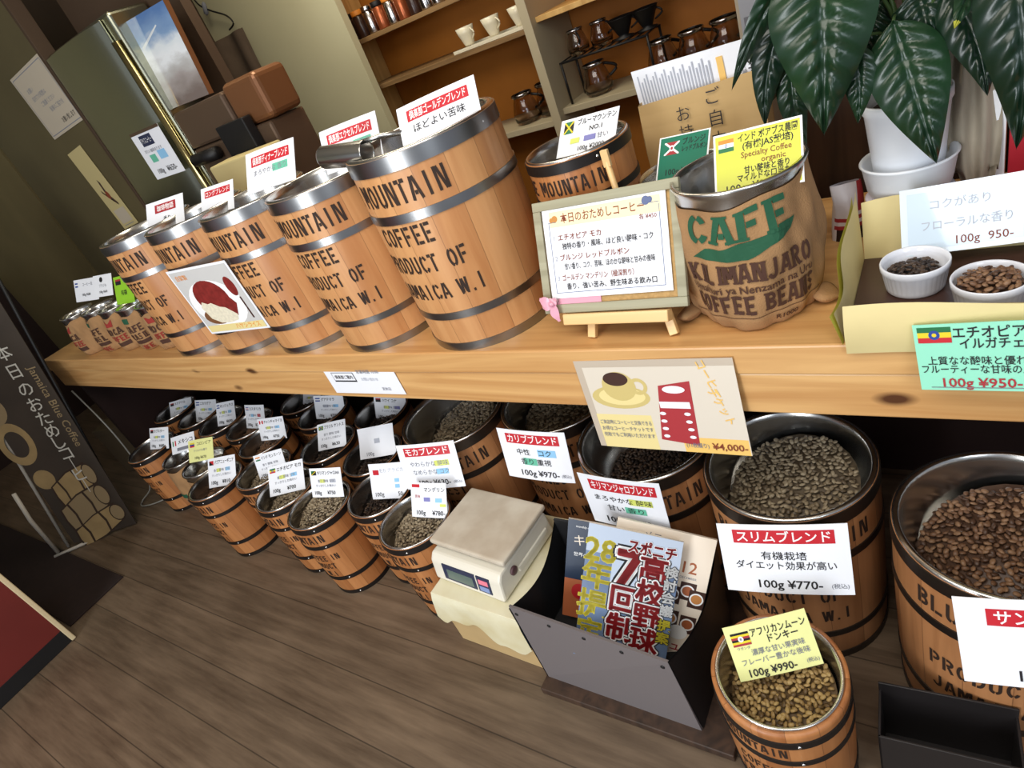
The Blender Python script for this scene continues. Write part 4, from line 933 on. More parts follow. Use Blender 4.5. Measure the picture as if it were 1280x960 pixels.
def planter():
    mat('pot_white', (226, 230, 236), .35); mat('soil', (50, 38, 30), .9, bump=.6, bscale=80); mat('pail', (214, 210, 224), .4)
    mat('leaf', (19, 42, 26), .28, col2=(27, 56, 31), nscale=9, spec=.6); mat('leaf_dark', (16, 38, 24), .28, spec=.6); mat('leaf_tip', (170, 170, 60), .4); mat('stem', (52, 74, 34), .5)
    X, Y, Z0 = -.078, 1.165, ZC
    p = empty('planter_stand', (X, Y, Z0), 0, 'off white round pail under the plant pot', 'pail')
    MB().lathe([(.001, 0), (.054, 0), (.058, .01), (.062, .085), (.064, .09), (.060, .092), (.001, .092)], 48, 'pail', cap0=False, cap1=False).build('pail_body', p)
    MB().lathe([(.001, .0925), (.054, .0925), (.060, .105), (.067, .146), (.070, .149), (.068, .152), (.063, .146), (.051, .098), (.001, .097)], 56, 'pot_white', cap0=False, cap1=False).build('saucer_bowl', p)
    o = empty('peace_lily', (X, Y, Z0+.098), 0, 'dark green glossy peace lily in a white pot', 'potted plant')
    MB().lathe([(.001, 0), (.044, 0), (.047, .01), (.058, .13), (.061, .135), (.061, .150), (.057, .150), (.055, .135), (.001, .132)], 56, 'pot_white', cap0=False, cap1=False).build('pot', o)
    MB().lathe([(.056, .130), (.040, .139), (.001, .142)], 24, 'soil', cap0=False, cap1=True).build('soil', o)
    org = Vector((X, Y, Z0+.098))
    C0 = Vector((0, 0, 1.35))
    def leaf(base, mid, tip, wd, m='leaf', nrm=None, tipm=None, twist=0.0):
        base, mid, tip = (Vector(q)-org for q in (base, mid, tip))
        n = nrm or (C0-org-mid).normalized()
        n = Vector(n).normalized()
        mb = MB(); N = 22; K = 10
        def cv(s): return base*(1-s)**2 + mid*2*s*(1-s) + tip*s*s
        def f(u, v):
            s = v; c = cv(s); tn = (cv(min(1, s+.01))-cv(max(0, s-.01))).normalized()
            side = tn.cross(n).normalized(); nn = side.cross(tn).normalized()
            e = u*2-1
            ww = wd*.5*(sin(pi*s**.72)**.85 if 0 < s < 1 else 0)*(1-.25*s)
            vein = .0045*wd/.07*abs(sin((s*7.5 - abs(e)*1.1)*pi))*min(1, abs(e)*4)*(1-abs(e))*1.7
            fold = -.35*ww*(1-abs(e))**1.5*.5
            return c + side*(e*ww) + nn*(fold + vein - .22*ww*abs(e)**2 + twist*e*ww*.4)
        mb.grid(f, K*2, N*2, m)
        k = mb.mi(m)
        if tipm:
            kt = mb.mi(tipm)
            for i, fc in enumerate(mb.f):
                if i // (K*2) >= N*2-4: mb.m[i] = kt
        mb.build('leaf', o, recalc=False)
        st = MB(); s0 = Vector((random.uniform(-.03, .03), random.uniform(-.03, .03), .138))
        top = base
        st.tube([s0 + (top-s0)*t + Vector((0, 0, .05*sin(pi*t))) for t in [i/8 for i in range(9)]], [.0032-.001*i/8 for i in range(9)], 'stem', 6)
        st.build('leaf_stem', o)
    leaf((-.165, 1.085, 1.250), (-.155, 1.000, 1.160), (-.174, 1.040, 1.010), .150, 'leaf', tipm=None)
    leaf((-.085, 1.090, 1.125), (-.062, 1.040, 1.050), (-.036, 1.045, .935), .105, 'leaf')
    leaf((-.185, 1.10, 1.235), (-.235, 1.06, 1.215), (-.302, 1.07, 1.095), .045, 'leaf', twist=1.2)
    leaf((-.215, 1.12, 1.180), (-.262, 1.10, 1.120), (-.268, 1.10, 1.020), .060, 'leaf_dark')
    leaf((.030, 1.06, 1.190), (.062, .98, 1.100), (.052, 1.03, .944), .100, 'leaf_dark')
    leaf((-.130, 1.08, 1.110), (-.122, 1.05, 1.070), (-.132, 1.06, 1.008), .050, 'leaf')
    leaf((-.225, 1.13, 1.100), (-.232, 1.11, 1.040), (-.215, 1.12, .960), .050, 'leaf')
    leaf((.02, 1.14, 1.150), (.0, 1.06, 1.150), (-.016, 1.03, 1.110), .040, 'leaf', tipm='leaf_tip')
    leaf((-.03, 1.12, 1.150), (.01, 1.06, 1.100), (.020, 1.06, 1.010), .070, 'leaf_dark')
    rnd = random.Random(12)
    for i in range(22):
        a = rnd.uniform(0, 2*pi); rr = rnd.uniform(.09, .21)
        bx = Vector((X+.35*rr*cos(a), Y+.35*rr*sin(a)+.02, rnd.uniform(1.10, 1.20)))
        tp = Vector((X+rr*cos(a)*1.1, Y+rr*sin(a)*.8+.04, rnd.uniform(1.02, 1.18)))
        md = (bx+tp)/2 + Vector((0, 0, .05))
        leaf(bx, md, tp, rnd.uniform(.06, .09), rnd.choice(('leaf', 'leaf_dark', 'leaf_dark')))
planter()
# bag with red print, red book box, dry cloth
mat('bag_white', (224, 218, 222), .4)
def packet():
    r = empty('printed_packet', (-.176, 1.205, ZC), .3, 'white and red printed plastic packet beside the planter pail', 'packet')
    b = MB()
    def f(u, v):
        a = 2*pi*u; k = (1-.8*max(0, v-.75)*4*.9)
        return (.027*sin(a)*(1+.1*sin(3*a+5*v))*(1-.1*v), -.02*cos(a)*k*(1+.12*sin(5*a+4*v)), .105*v)
    b.grid(f, 28, 14, 'bag_white')
    n = 28
    for i, fc in enumerate(b.f):
        j = i//n; c = i % n
        if (j > 6 and 2 < c < 8) or (j in (3, 5) and (c < 9 or c > 21)): b.m[i] = b.mi('red_dull')
        elif j < 3 and (c < 9 or c > 22): b.m[i] = b.mi('maroon')
    b.build('packet_body', r, recalc=False)
packet()
mat('box_red', (190, 40, 54), .45); mat('linen', (176, 164, 144), .9, noise=.25, nscale=18, nstretch=(3, 3, .6))
def redbox():
    r = empty('red_box', (.085, 1.24, ZC), -.05, 'upright red box with white lettering behind the laminated card', 'box')
    b = MB(); b.box((-.032, -.03, .001), (.13, .03, .235), 'box_red', .002)
    put_text(b, 'H', lambda x, y: (x, -.0306, y), -.008, .165, .045, 'white', bold=.012)
    b.build('box_body', r)
    b2 = MB(); b2.box((-.060, -.045, .001), (-.036, -.012, .215), 'white', .002); b2.build('white_spine', r)
redbox()
def cloth():
    b = MB()
    def f(u, v):
        w = .028 + .030*sin(pi*min(1, v*.95+.05)); e = u*2-1
        return (-.002+.016*v + e*w*.62, 1.205 - .022*v + .008*sin(e*8+3*v)*(1-.3*v) - .010*cos(e*1.6), 1.06 - .26*v + .02*abs(e)*(v > .8))
    b.grid(f, 30, 24, 'linen')
    n = len(b.v); b.v += [(x, y+.012, z) for x, y, z in b.v]; k = len(b.f)
    for i in range(k): b.f.append(tuple(q+n for q in b.f[i])); b.m.append(b.m[i]); b.sm.append(True)
    o = b.build('draped_cloth', recalc=False); tag(o, 'beige wrinkled cloth hanging beside the white plant pot', 'cloth')
cloth()

# ------------------------------------------------------------------ scale, its carton, magazine rack
mat('scale_cream', (226, 220, 204), .42, noise=.03, nscale=6); mat('scale_plate', (206, 196, 178), .5, col2=(188, 174, 154), nscale=14); mat('lcd', (96, 112, 106), .2); mat('navy', (44, 50, 78), .4); mat('pinkbtn', (236, 130, 150), .4); mat('bluebtn', (130, 150, 196), .4); mat('smoke_knob', (88, 62, 66), .4)
def scale():
    r = empty('kitchen_scale', (-.968, .738, .2035), RAD(-5), 'cream digital kitchen scale with square plate on the cloth covered carton', 'scale')
    b = MB()
    # body: wedge with sloped front
    prof = [(-.118, .004), (-.106, .062), (-.092, .078), (.098, .080), (.108, .076), (.112, .004)]
    vs = [(x, y, z) for x in (-.116, .116) for (y, z) in prof]; n = len(prof)
    fs = [tuple(range(n-1, -1, -1)), tuple(range(n, 2*n))] + [(i, (i+1) % n, n+(i+1) % n, n+i) for i in range(n)]
    bm = bmesh.new(); bv = [bm.verts.new(v) for v in vs]
    for f in fs: bm.faces.new([bv[i] for i in f])
    bmesh.ops.bevel(bm, geom=list(bm.edges), offset=.006, segments=2, profile=.5, affect='EDGES'); bm.verts.index_update()
    b.add([v.co.copy() for v in bm.verts], [[v.index for v in f.verts] for f in bm.faces], 'scale_cream'); bm.free()
    b.box((.110, -.04, .026), (.120, .09, .042), 'scale_cream', .003)
    b.build('body', r)
    def fp(x, z): # point on front face
        t = (z-.004)/.058; return Vector((x, -.118+.012*t-.0008, z))
    def panel(nm, x0, x1, z0, z1, m, d):
        q = MB(); vs = [fp(x0, z0), fp(x1, z0), fp(x1, z1), fp(x0, z1)]; e = Vector((0, -d, d*.15))
        q.add([v+e for v in vs] + [v+Vector((0, .002, 0)) for v in vs], [(0, 1, 2, 3), (0, 4, 5, 1), (1, 5, 6, 2), (2, 6, 7, 3), (3, 7, 4, 0)], m); return q
    d = panel('d', -.076, .034, .018, .062, 'navy', .0008); dd = panel('lcd', -.062, .026, .023, .050, 'lcd', .0014)
    o = d.build('display', r); dd.build('lcd_screen', o)
    k = panel('k', .040, .082, .018, .062, 'navy', .0008).build('keypad', r)
    for (z0, z1, m) in ((.041, .054, 'pinkbtn'), (.022, .035, 'bluebtn')):
        panel('b', .046, .076, z0, z1, m, .0018).build('button', k)
    pl = MB(); pl.box((-.124, -.078, .088), (.124, .112, .104), 'scale_plate', .006, seg=3); pl.box((-.04, -.03, .076), (.04, .05, .089), 'scale_cream'); pl.build('weighing_plate', r)
    kn = MB(); kn.lathe([(.012, 0), (.012, .004), (.009, .006), (.001, .006)], 20, 'smoke_knob', M=TR(.1165, -.055, .050) @ RY(pi/2)); kn.build('level_knob', r)
    for (x, y) in ((-.1, -.1), (.1, -.1), (-.1, .095), (.1, .095)):
        MB().lathe([(.009, 0), (.010, .006)], 14, 'black', M=TR(x, y, 0)).build('foot', r)
scale()
mat('carton', (196, 166, 116), .75, noise=.12, nscale=7); mat('carton_pic', (60, 92, 120), .5); mat('cloth_yellowed', (226, 220, 190), .7, col2=(206, 192, 146), nscale=7)
cb = empty('cardboard_box', (-.948, .735, 0), RAD(-2), 'cardboard carton standing on the floor under the scale', 'box')
q = MB(); q.box((-.132, -.148, .001), (.134, .150, .197), 'carton', .003)
q.box((.100, -.1486, .09), (.1345, -.147, .16), 'carton_pic'); q.build('carton_body', cb)
def scloth():
    r = Matrix.Identity(4); b = MB()
    Mx = TR(-.948, .735, 0) @ RZ(RAD(-2))
    b.box((-.136, -.151, .1985), (.137, .155, .2025), 'cloth_yellowed', .0015, M=Mx)
    def f(u, v):
        x = -.136+.273*u; L = .085+.045*u+.016*sin(9*u+1)+.01*sin(23*u)
        return Mx @ Vector((x - .012*v*(1-u)*2, -.149 - .005*sin(pi*.5*min(1, v*3)) - .003*sin(11*u)*v - .004*v, .2018 - L*v))
    b.grid(f, 30, 10, 'cloth_yellowed')
    def g(u, v):
        y = -.149+.30*u; L = .07+.03*(1-u)+.01*sin(9*u)
        return Mx @ Vector((-.136-.004*v-.002*sin(8*u)*v, y, .2018-L*v))
    b.grid(g, 24, 8, 'cloth_yellowed')
    o = b.build('cloth_cover', recalc=False); tag(o, 'yellowed cream cloth draped over the carton below the scale', 'cloth')
scloth()

mat('rack_grey', (112, 105, 105), .5); mat('rack_black', (26, 26, 28), .45)
ZP = .022
pb_ = MB(); pb_.box((-.795, .527, .001), (-.350, .90, ZP), 'dark_board', .002)
tag(pb_.build('low_platform'), 'low dark board platform on the floor under the magazine rack', 'platform')
rk = empty('magazine_rack', (-.61, .70, ZP), 0, 'grey fronted magazine rack with black folding sides on the floor', 'rack')
def rack():
    zt = .235
    b = MB()
    fA = [(-.178, -.140, .0), (.190, -.145, .0), (.170, -.140, zt-.01), (-.205, -.120, zt)]
    def slab(pts, th, m, nm, par, bev=.0):
        mb = MB(); n = (Vector(pts[1])-Vector(pts[0])).cross(Vector(pts[3])-Vector(pts[0])).normalized()*th
        vs = [Vector(p) for p in pts] + [Vector(p)+n for p in pts]
        mb.add(vs, [(0, 1, 2, 3), (7, 6, 5, 4), (0, 4, 5, 1), (1, 5, 6, 2), (2, 6, 7, 3), (3, 7, 4, 0)], m)
        return mb
    f = slab(fA, -.006, 'rack_grey', 'f', rk); 
    for i in range(5):
        t = .04+.23*i
        p = Vector(fA[3])*(1-t)+Vector(fA[2])*t
        f.lathe([(.0045, 0), (.0045, .0012), (.001, .0016)], 12, 'black', M=TR(p.x, p.y-.0015, p.z-.020) @ RX(pi/2))
    f.build('front_panel', rk)
    slab([(-.170, .095, .0), (.190, .095, .0), (.200, .110, .275), (-.185, .110, .275)], .006, 'rack_black', 'b', rk).build('back_panel', rk)
    slab([(-.180, -.128, .082), (.182, -.130, .082), (.190, .095, .082), (-.178, .095, .082)], .004, 'rack_black', 'base', rk).build('base', rk)
    for sx, nm in ((1, 'side_gusset'), (-1, 'side_gusset')):
        g = MB()
        def fn(u, v, sx=sx):
            if sx > 0: x0, x1 = (.190, .190), (.170, .200)
            else: x0, x1 = (-.178, -.170), (-.203, -.185)
            xb = x0[0]+(x0[1]-x0[0])*u; xt = x1[0]+(x1[1]-x1[0])*u
            dip = -.035*sin(pi*u)
            z = (zt-.006+(.275-zt)*u + dip)*v
            return (xb+(xt-xb)*v + .010*sin(pi*u)*v, -.140+.018*v*(1-u)*(sx < 0)+.237*u + (.014*v*u), z)
        g.grid(fn, 16, 10, 'rack_black')
        n = len(g.v); g.v += [(x+.003*sx, y, z) for x, y, z in g.v]; k = len(g.f)
        for i in range(k): g.f.append(tuple(q+n for q in g.f[i])); g.m.append(g.m[i]); g.sm.append(True)
        g.build(nm, rk, recalc=False)
rack()
mat('mag_blue', (106, 126, 158), .3, noise=.3, nscale=14); mat('mag_navy', (36, 50, 72), .3); mat('mag_cream', (240, 226, 208), .35); mat('mag_lemon', (232, 218, 70), .4); mat('mag_red', (176, 40, 44), .4); mat('page_edge', (216, 206, 190), .7); mat('food_a', (170, 96, 60), .4); mat('food_b', (196, 132, 74), .4); mat('mag_grey', (176, 188, 206), .35)
mag7 = [('R', 0, 0, 1, 1, 'mag_blue'), ('R', .0, .80, 1, 1, 'mag_grey'), ('R', .30, .48, .62, .92, 'mag_grey')]
for s, x, y, sz, m, mo in [('28', .16, .80, .26, 'mag_lemon', None), ('年', .15, .58, .25, 'mag_lemon', None), ('提', .14, .33, .25, 'mag_lemon', None), ('定', .14, .10, .22, 'mag_lemon', None)]:
    mag7 += [('T', s, x, y, sz, m, {'out': .022, 'w': .34})]
for s, x, y, sz in [('7', .49, .70, .42), ('回', .47, .43, .235), ('制', .47, .19, .24), ('高', .74, .73, .225), ('校', .74, .53, .225), ('野', .74, .33, .225), ('球', .74, .13, .225)]:
    mag7 += [('T', s, x, y, sz, 'ink', {'out': .11}), ('T', s, x, y, sz, 'white', {'out': .07}), ('T', s, x, y, sz, 'mag_red', {'out': .02})]
mag7 += [('T', 'スポニチ', .70, .885, .12, 'white', {'out': .06, 'w': .5}), ('T', 'スポニチ', .70, .885, .12, 'mag_red', {'out': .02, 'w': .5})]
def squeeze(it, k):
    out = []
    for q in it:
        if q[0] == 'T': out.append((q[0], q[1], q[2], 1-(1-q[3])*k, q[4]*k) + tuple(q[5:]))
        else: out.append(q)
    return out
mag7 = None or mag7
for i, ch in enumerate('検討会議'): mag7 += [('T', ch, .93, .74-.105*i, .10, 'ink', {'out': .07}), ('T', ch, .93, .74-.105*i, .10, 'white', {'out': .02})]
for i, ch in enumerate('提案'): mag7 += [('T', ch, .93, .30-.105*i, .10, 'ink', {'out': .07}), ('T', ch, .93, .30-.105*i, .10, 'mag_lemon', {'out': .02})]
mag7 = squeeze(mag7, .88)
sheet('magazine', (-.561, .663, .258), (20, -28, 19.8), .190, .300, mag7, 'blue grey magazine with huge red and yellow lettering in front of the rack', 'magazine', base='page_edge', thick=.006, group='magazines in the black rack')
mc = [('R', 0, 0, 1, 1, 'mag_cream'), ('T', 'メニュー', .48, .92, .07, 'ink_grey', {'w': .7}), ('T', '12', .80, .74, .13, 'food_a', {'b': .01}), ('T', 'DECEMBER', .80, .655, .025, 'ink_grey')]
for (x, y, m, d) in [(.70, .50, 'coffee_dark', .0), (.84, .55, 'food_a', 0), (.94, .50, 'food_b', 0), (.72, .30, 'food_b', 0), (.90, .28, 'food_a', 0)]:
    mc += [('R', x-.10, y-.075, x+.06, y+.07, 'coffee_dark'), ('E', x-.02, y, .07, .05, 'white'), ('E', x-.02, y, .055, .038, m)]
mc += [('E', .80, .20, .10, .06, 'white'), ('T', 'ニュー', .80, .08, .09, 'red_dull', {'b': .03})]
sheet('magazine', (-.520, .715, .240), (20, -24, 22), .200, .280, mc, 'cream food magazine marked 12 at the back of the rack', 'magazine', base='page_edge', thick=.006, group='magazines in the black rack')
sheet('magazine', (-.655, .735, .220), (18, -24, 17), .177, .245, [('R', 0, 0, 1, 1, 'mag_navy'), ('T', 'キ', .16, .80, .12, 'mag_cream', {'b': .0}), ('T', 'monthly culture', .24, .94, .03, 'white', {'w': .4}), ('T', '世界の旅', .22, .66, .045, 'white'), ('R', 0, 0, .5, .40, 'food_a'), ('E', .2, .28, .1, .08, 'mag_red')], 'dark navy magazine behind the big lettered one in the rack', 'magazine', base='page_edge', thick=.006, group='magazines in the black rack')

# black open box, bottom right
mat('box_black', (34, 30, 30), .45)
def blackbox():
    r = empty('black_box', (-.02, .655, 0), RAD(4), 'open black box on the floor at the lower right below the end barrel', 'box')
    b = MB(); zt = .15; x0, x1, y0, y1 = -.092, .10, -.062, .024
    for a, c in (((x0, y0, 0), (x1, y0+.004, zt)), ((x0, y1-.004, 0), (x1, y1, zt+.022)), ((x0, y0, 0), (x0+.004, y1, zt)), ((x1-.004, y0, 0), (x1, y1, zt)), ((x0, y0, .001), (x1, y1, .006))):
        b.box(a, c, 'box_black', .001)
    b.build('box_body', r)
blackbox()

# ------------------------------------------------------------------ scoop
def scoop():
    r = empty('steel_scoop', (-1.005, .925, 1.192), RAD(8), 'polished steel scoop lying across the rims of the two nearest counter barrels', 'scoop')
    b = MB(); Mx = RY(RAD(90)) @ RX(0)
    b.lathe([(.001, -.065), (.020, -.064), (.0225, -.060), (.0245, .045), (.0252, .047), (.0245, .048), (.0228, .045), (.021, -.058), (.001, -.060)], 36, 'steel', M=RY(RAD(99)), cap0=False, cap1=False); b.build('scoop_cup', r)
    h = MB(); h.tube([(.035, .0, .014), (.08, .012, .012), (.14, .05, -.004)], [.004, .005, .006], 'steel', 8); h.build('scoop_handle', r)
scoop()

# ------------------------------------------------------------------ banner, cable, box at left
mat('banner_dark', (66, 56, 46), .7, noise=.25, nscale=5); mat('banner_tan', (172, 146, 100), .7, noise=.2, nscale=12); mat('banner_brown', (58, 42, 30), .7); mat('banner_white', (206, 204, 194), .7); mat('pole_white', (196, 190, 178), .4); mat('banner_beige', (150, 130, 96), .7)
P1 = Vector((-3.333, .423, .02)); EV = Vector((.239, .187, 0)); UV = Vector((.024, .221, 1.0))
bx = EV.normalized(); uz = UV.normalized(); nz_ = uz.cross(bx).normalized() * -1
nz_ = bx.cross(uz).normalized()   # faces the viewer
def banner():
    W, Hh = EV.length, 1.35
    r = empty('standing_banner', P1, 0, 'dark printed cloth banner with barrels and vertical white tasting lettering, leaning at left', 'banner')
    Mb = Matrix(((bx.x, -nz_.x, uz.x, 0), (bx.y, -nz_.y, uz.y, 0), (bx.z, -nz_.z, uz.z, 0), (0, 0, 0, 1))) @ TR(W/2, 0, Hh/2)
    k = 1/Hh*UV.length
    it = [('R', 0, 0, 1, 1, 'banner_dark')]
    def B(cx, cy, rx, ry, rot, ms='banner_tan'):   # a drawn barrel
        c, s = cos(rot), sin(rot)
        def q(x, y): return (cx + x*c*rx - y*s*ry, cy + (x*s*rx*W + y*c*ry*Hh*1.0)/Hh if False else cy + x*s*rx*.25 + y*c*ry)
        body = [q(-1, -.8), q(0, -1), q(1, -.8), q(1.06, 0), q(1, .8), q(0, 1), q(-1, .8), q(-1.06, 0)]
        out = [('P', [(cx+(a-cx)*1.08, cy+(b-cy)*1.12) for a, b in body], 'banner_brown'), ('P', body, ms)]
        for t in (-.62, .30):
            out.append(('P', [q(t-.05, -.96), q(t+.05, -.96), q(t+.13, 0), q(t+.05, .96), q(t-.05, .96), q(t+.03, 0)], 'banner_brown'))
        e = [(cx+1.0*rx*c + rx*.30*cos(2*pi*i/16), cy + 1.0*rx*s*.25 + ry*.80*sin(2*pi*i/16)) for i in range(16)]
        out += [('P', e, 'banner_brown'), ('P', [(cx+rx*c+(a-cx-rx*c)*.86, cy+rx*s*.25+(b-cy-rx*s*.25)*.86) for a, b in e], 'banner_beige')]
        return out
    it += [('O', .10, .50*k, .24, .075, .38, 'banner_tan'), ('O', .14, .80*k, .26, .07, .4, 'banner_beige'), ('E', .16, .32*k, .15, .035, 'banner_tan'), ('E', .30, .86*k, .2, .06, 'banner_beige'), ('E', .05, .66*k, .2, .05, 'banner_beige')]
    it += B(.50, .255*k, .30, .050, .3) + B(.46, .145*k, .34, .050, .3, 'banner_beige') + B(.50, .045*k, .36, .040, .3)
    for ch, y in zip('本日のおためしコーヒー', (.865, .785, .705, .635, .57, .51, .455, .40, .345, .295, .24)):
        it += [('T', '｜' if ch == 'ー' else ch, .66, y*k, .052, 'banner_white', {'sx': 1.0})]
    it += [('T', 'Jamaica Blue Coffee', .90, .60*k, .035, 'banner_beige', {'r': -pi/2, 'w': 1.4})]
    sheet('banner_cloth', None, None, W, Hh, it, None, None, base='banner_dark', parent=r, Mx=Mb, thick=.003)
    for i, (a, nm) in enumerate(((-.03, 'side_pole'), (1.03, 'side_pole'))):
        t = MB(); p0 = EV*a + Vector((0, 0, -.0)) - nz_*.012
        t.tube([p0 + UV*s for s in (-.012, .4, .9, 1.36)], .007, 'black' if a > 0 else 'pole_white', 8); t.build(nm, r)
    ft = MB(); f0 = Vector((-3.359, .362, .008))-P1
    ft.tube([f0 + Vector((0, .02, .005)), f0 + UV*.2 - bx*.01, f0 + UV*.34 - bx*.012], .009, 'pole_white', 8)
    ft.tube([f0 + Vector((0, 0, .0)), f0 + EV*.5 + Vector((0, .02, .0))], .008, 'pole_white', 8); ft.build('stand_leg', r)
banner()
mat('cable_grey', (150, 148, 140), .5)
cbp = [(-3.22, .84, .60), (-3.14, .83, .40), (-3.14, .82, .20), (-3.16, .80, .05), (-3.19, .745, .008), (-3.15, .715, .006), (-3.08, .74, .006), (-3.02, .79, .006)]
def smooth_path(p, n=6):
    p = [Vector(q) for q in p]; out = []
    for i in range(len(p)-1):
        a, b, c_, d = p[max(0, i-1)], p[i], p[i+1], p[min(len(p)-1, i+2)]
        for k in range(n):
            t = k/n; out.append(.5*((2*b)+(c_-a)*t+(2*a-5*b+4*c_-d)*t*t+(3*b-a-3*c_+d)*t**3))
    out.append(p[-1]); return out
tag(MB().tube(smooth_path(cbp), .0035, 'cable_grey', 8).build('power_cable'), 'thin grey cable hanging beside the banner and looping on the floor', 'cable')
mat('box_dim', (96, 80, 56), .8)
bb = empty('storage_carton', (-3.52, 1.04, 0), .3, 'dull brown carton in the shadow between banner and far barrel', 'box')
q = MB(); q.box((-.14, -.12, .001), (.14, .12, .28), 'box_dim', .004); q.build('carton_body', bb)
MB().box((-.142, -.122, .25), (.142, .122, .284), 'box_dim', .003).build('carton_lid', bb)

# red cabinet at lower left, dark sheet standing in for floor shade
mat('red_panel', (104, 34, 28), .5, noise=.12, nscale=6); mat('trim_cream', (206, 188, 150), .5)
rc = empty('red_cabinet', (-2.65, .143, 0), 0, 'dark red cabinet with cream corner trim and black kick strip at lower left', 'cabinet')
MB().box((-.45, -1.3, .062), (-.001, -.010, 1.05), 'red_panel', .002).build('cabinet_body', rc)
MB().box((-.016, -.012, .004), (.006, .004, 1.05), 'trim_cream', .003).build('corner_trim', rc)
MB().box((-.45, -1.3, .001), (-.004, -.012, .062), 'black', .002).build('kick_strip', rc)
mat('mat_dark', (40, 26, 22), .95, noise=.2, nscale=40)
tag(MB().box((-4.3, .165, .0005), (-2.745, .40, .008), 'mat_dark', .002, M=Matrix.Identity(4)).build('door_mat'), 'dark maroon sheet standing in for floor shade below the banner', 'mat')

# ------------------------------------------------------------------ left background: fridge, notices, grinder, picture
mat('stainless', (172, 172, 150), .22, 1.0, bump=.35, bscale=2.5); mat('brass', (176, 164, 118), .15, 1.0); mat('gunmetal', (104, 84, 68), .35, .5)
fg = empty('refrigerator', (-2.58, 1.452, 0), 0, 'glossy stainless refrigerator behind the far counter barrels', 'refrigerator')
MB().box((-.27, .0, .02), (.25, .16, 1.745), 'stainless', .012, seg=3).build('cabinet', fg)
dr = MB(); dr.box((-.268, -.010, .10), (.20, -.002, 1.735), 'stainless', .003)
dr.grid(lambda u, v: (-.266+.464*u, -.0105-.026*sin(pi*u)**.7, .105+1.625*v), 28, 2, 'stainless')
dr.add([(-.266+.464*u/28, y, 1.73) for u in range(29) for y in (-.0105-.026*max(0, sin(pi*u/28))**.7, -.010)], [(2*i, 2*i+2, 2*i+3, 2*i+1) for i in range(28)], 'stainless')
d_ = dr.build('door', fg, recalc=False)
hd = MB(); hd.lathe([(.016, .30), (.016, 1.66), (.001, 1.66)], 20, 'brass', M=TR(.225, -.012, 0)); hd.build('door_column', fg)
sheet('paper_notice', (-2.476, 1.412, 1.310), (2, -1, .9), .200, .176, [('R', .22, .68, .62, .90, 'navy'), ('T', 'アイスコーヒー', .42, .79, .13, 'white', {'w': .36}), ('T', '冷たい珈琲あります', .45, .58, .08, 'ink_grey', {'w': .6}), ('R', .22, .34, .42, .50, 'teal_hl'), ('R', .52, .36, .78, .54, 'sky_hl'), ('T', '100g', .3, .15, .14, 'ink', {'b': .03}), ('T', '¥650-', .68, .15, .16, 'ink', {'b': .04}), ('R', .0, .94, 1, 1.0, 'gunmetal')], 'white price notice with navy heading stuck on the refrigerator', 'notice', base='paper')
mat('paper_aged', (190, 178, 158), .6); mat('paper_art', (196, 180, 128), .6)
sheet('paper_notice', (-3.040, 1.447, 1.635), (0, 0, -2.4), .33, .252, [('R', .03, .04, .97, .96, 'ink_grey'), ('R', .04, .052, .96, .948, 'paper_aged')] + [('T', s, .28+.12*i, .72-.12*i, .08, 'ink_grey', {'w': .6}) for i, s in enumerate(('お願い', '店内での喫煙は', 'ご遠慮ください', '皆様のご協力を'))] + [('T', 'お願い致します', .72, .15, .09, 'ink', {'w': .4})], 'framed grey white notice on the olive wall panel at upper left', 'notice', base='paper_aged')
sheet('wall_scroll', (-3.094, 1.446, 1.259), (0, 0, -4.6), .150, .360, [('P', [(.42, .40), (.50, .62), (.58, .58), (.54, .44), (.75, .30), (.72, .27), (.5, .36), (.3, .50), (.28, .47)], 'coffee_dark'), ('E', .52, .42, .10, .05, 'brown_ink'), ('R', .15, .06, .85, .24, 'paper_aged'), ('R', .2, .03, .8, .038, 'ink_grey')], 'narrow yellowed picture strip with brown sketch on the olive panel', 'poster', base='paper_art')
gr = empty('coffee_grinder', (-2.10, 1.50, 0), 0, 'dark steel coffee grinder cabinet beside the refrigerator', 'grinder')
MB().box((-.22, -.05, .02), (.26, .11, 1.27), 'gunmetal', .01).box((-.22, -.05, 1.272), (.10, .11, 1.40), 'gunmetal', .01).build('body', gr)
g2 = MB(); g2.box((.03, -.09, 1.21), (.19, -.052, 1.31), 'black', .004); g2.build('hopper_door', gr)
g3 = MB(); g3.tube([(-.20, -.075, 1.238), (-.05, -.075, 1.238)], .022, 'black', 14); g3.build('handle', gr)
mat('copper', (126, 84, 54), .35, .4)
MB().box((.102, -.045, 1.272), (.285, .10, 1.415), 'copper', .02, seg=3).build('copper_cover', gr)
mat('pic_sky', (92, 132, 186), .06, coat=1.0); mat('pic_cloud', (222, 228, 232), .06, coat=1.0); mat('pic_ground', (150, 140, 136), .06, coat=1.0, noise=.25, nscale=14)
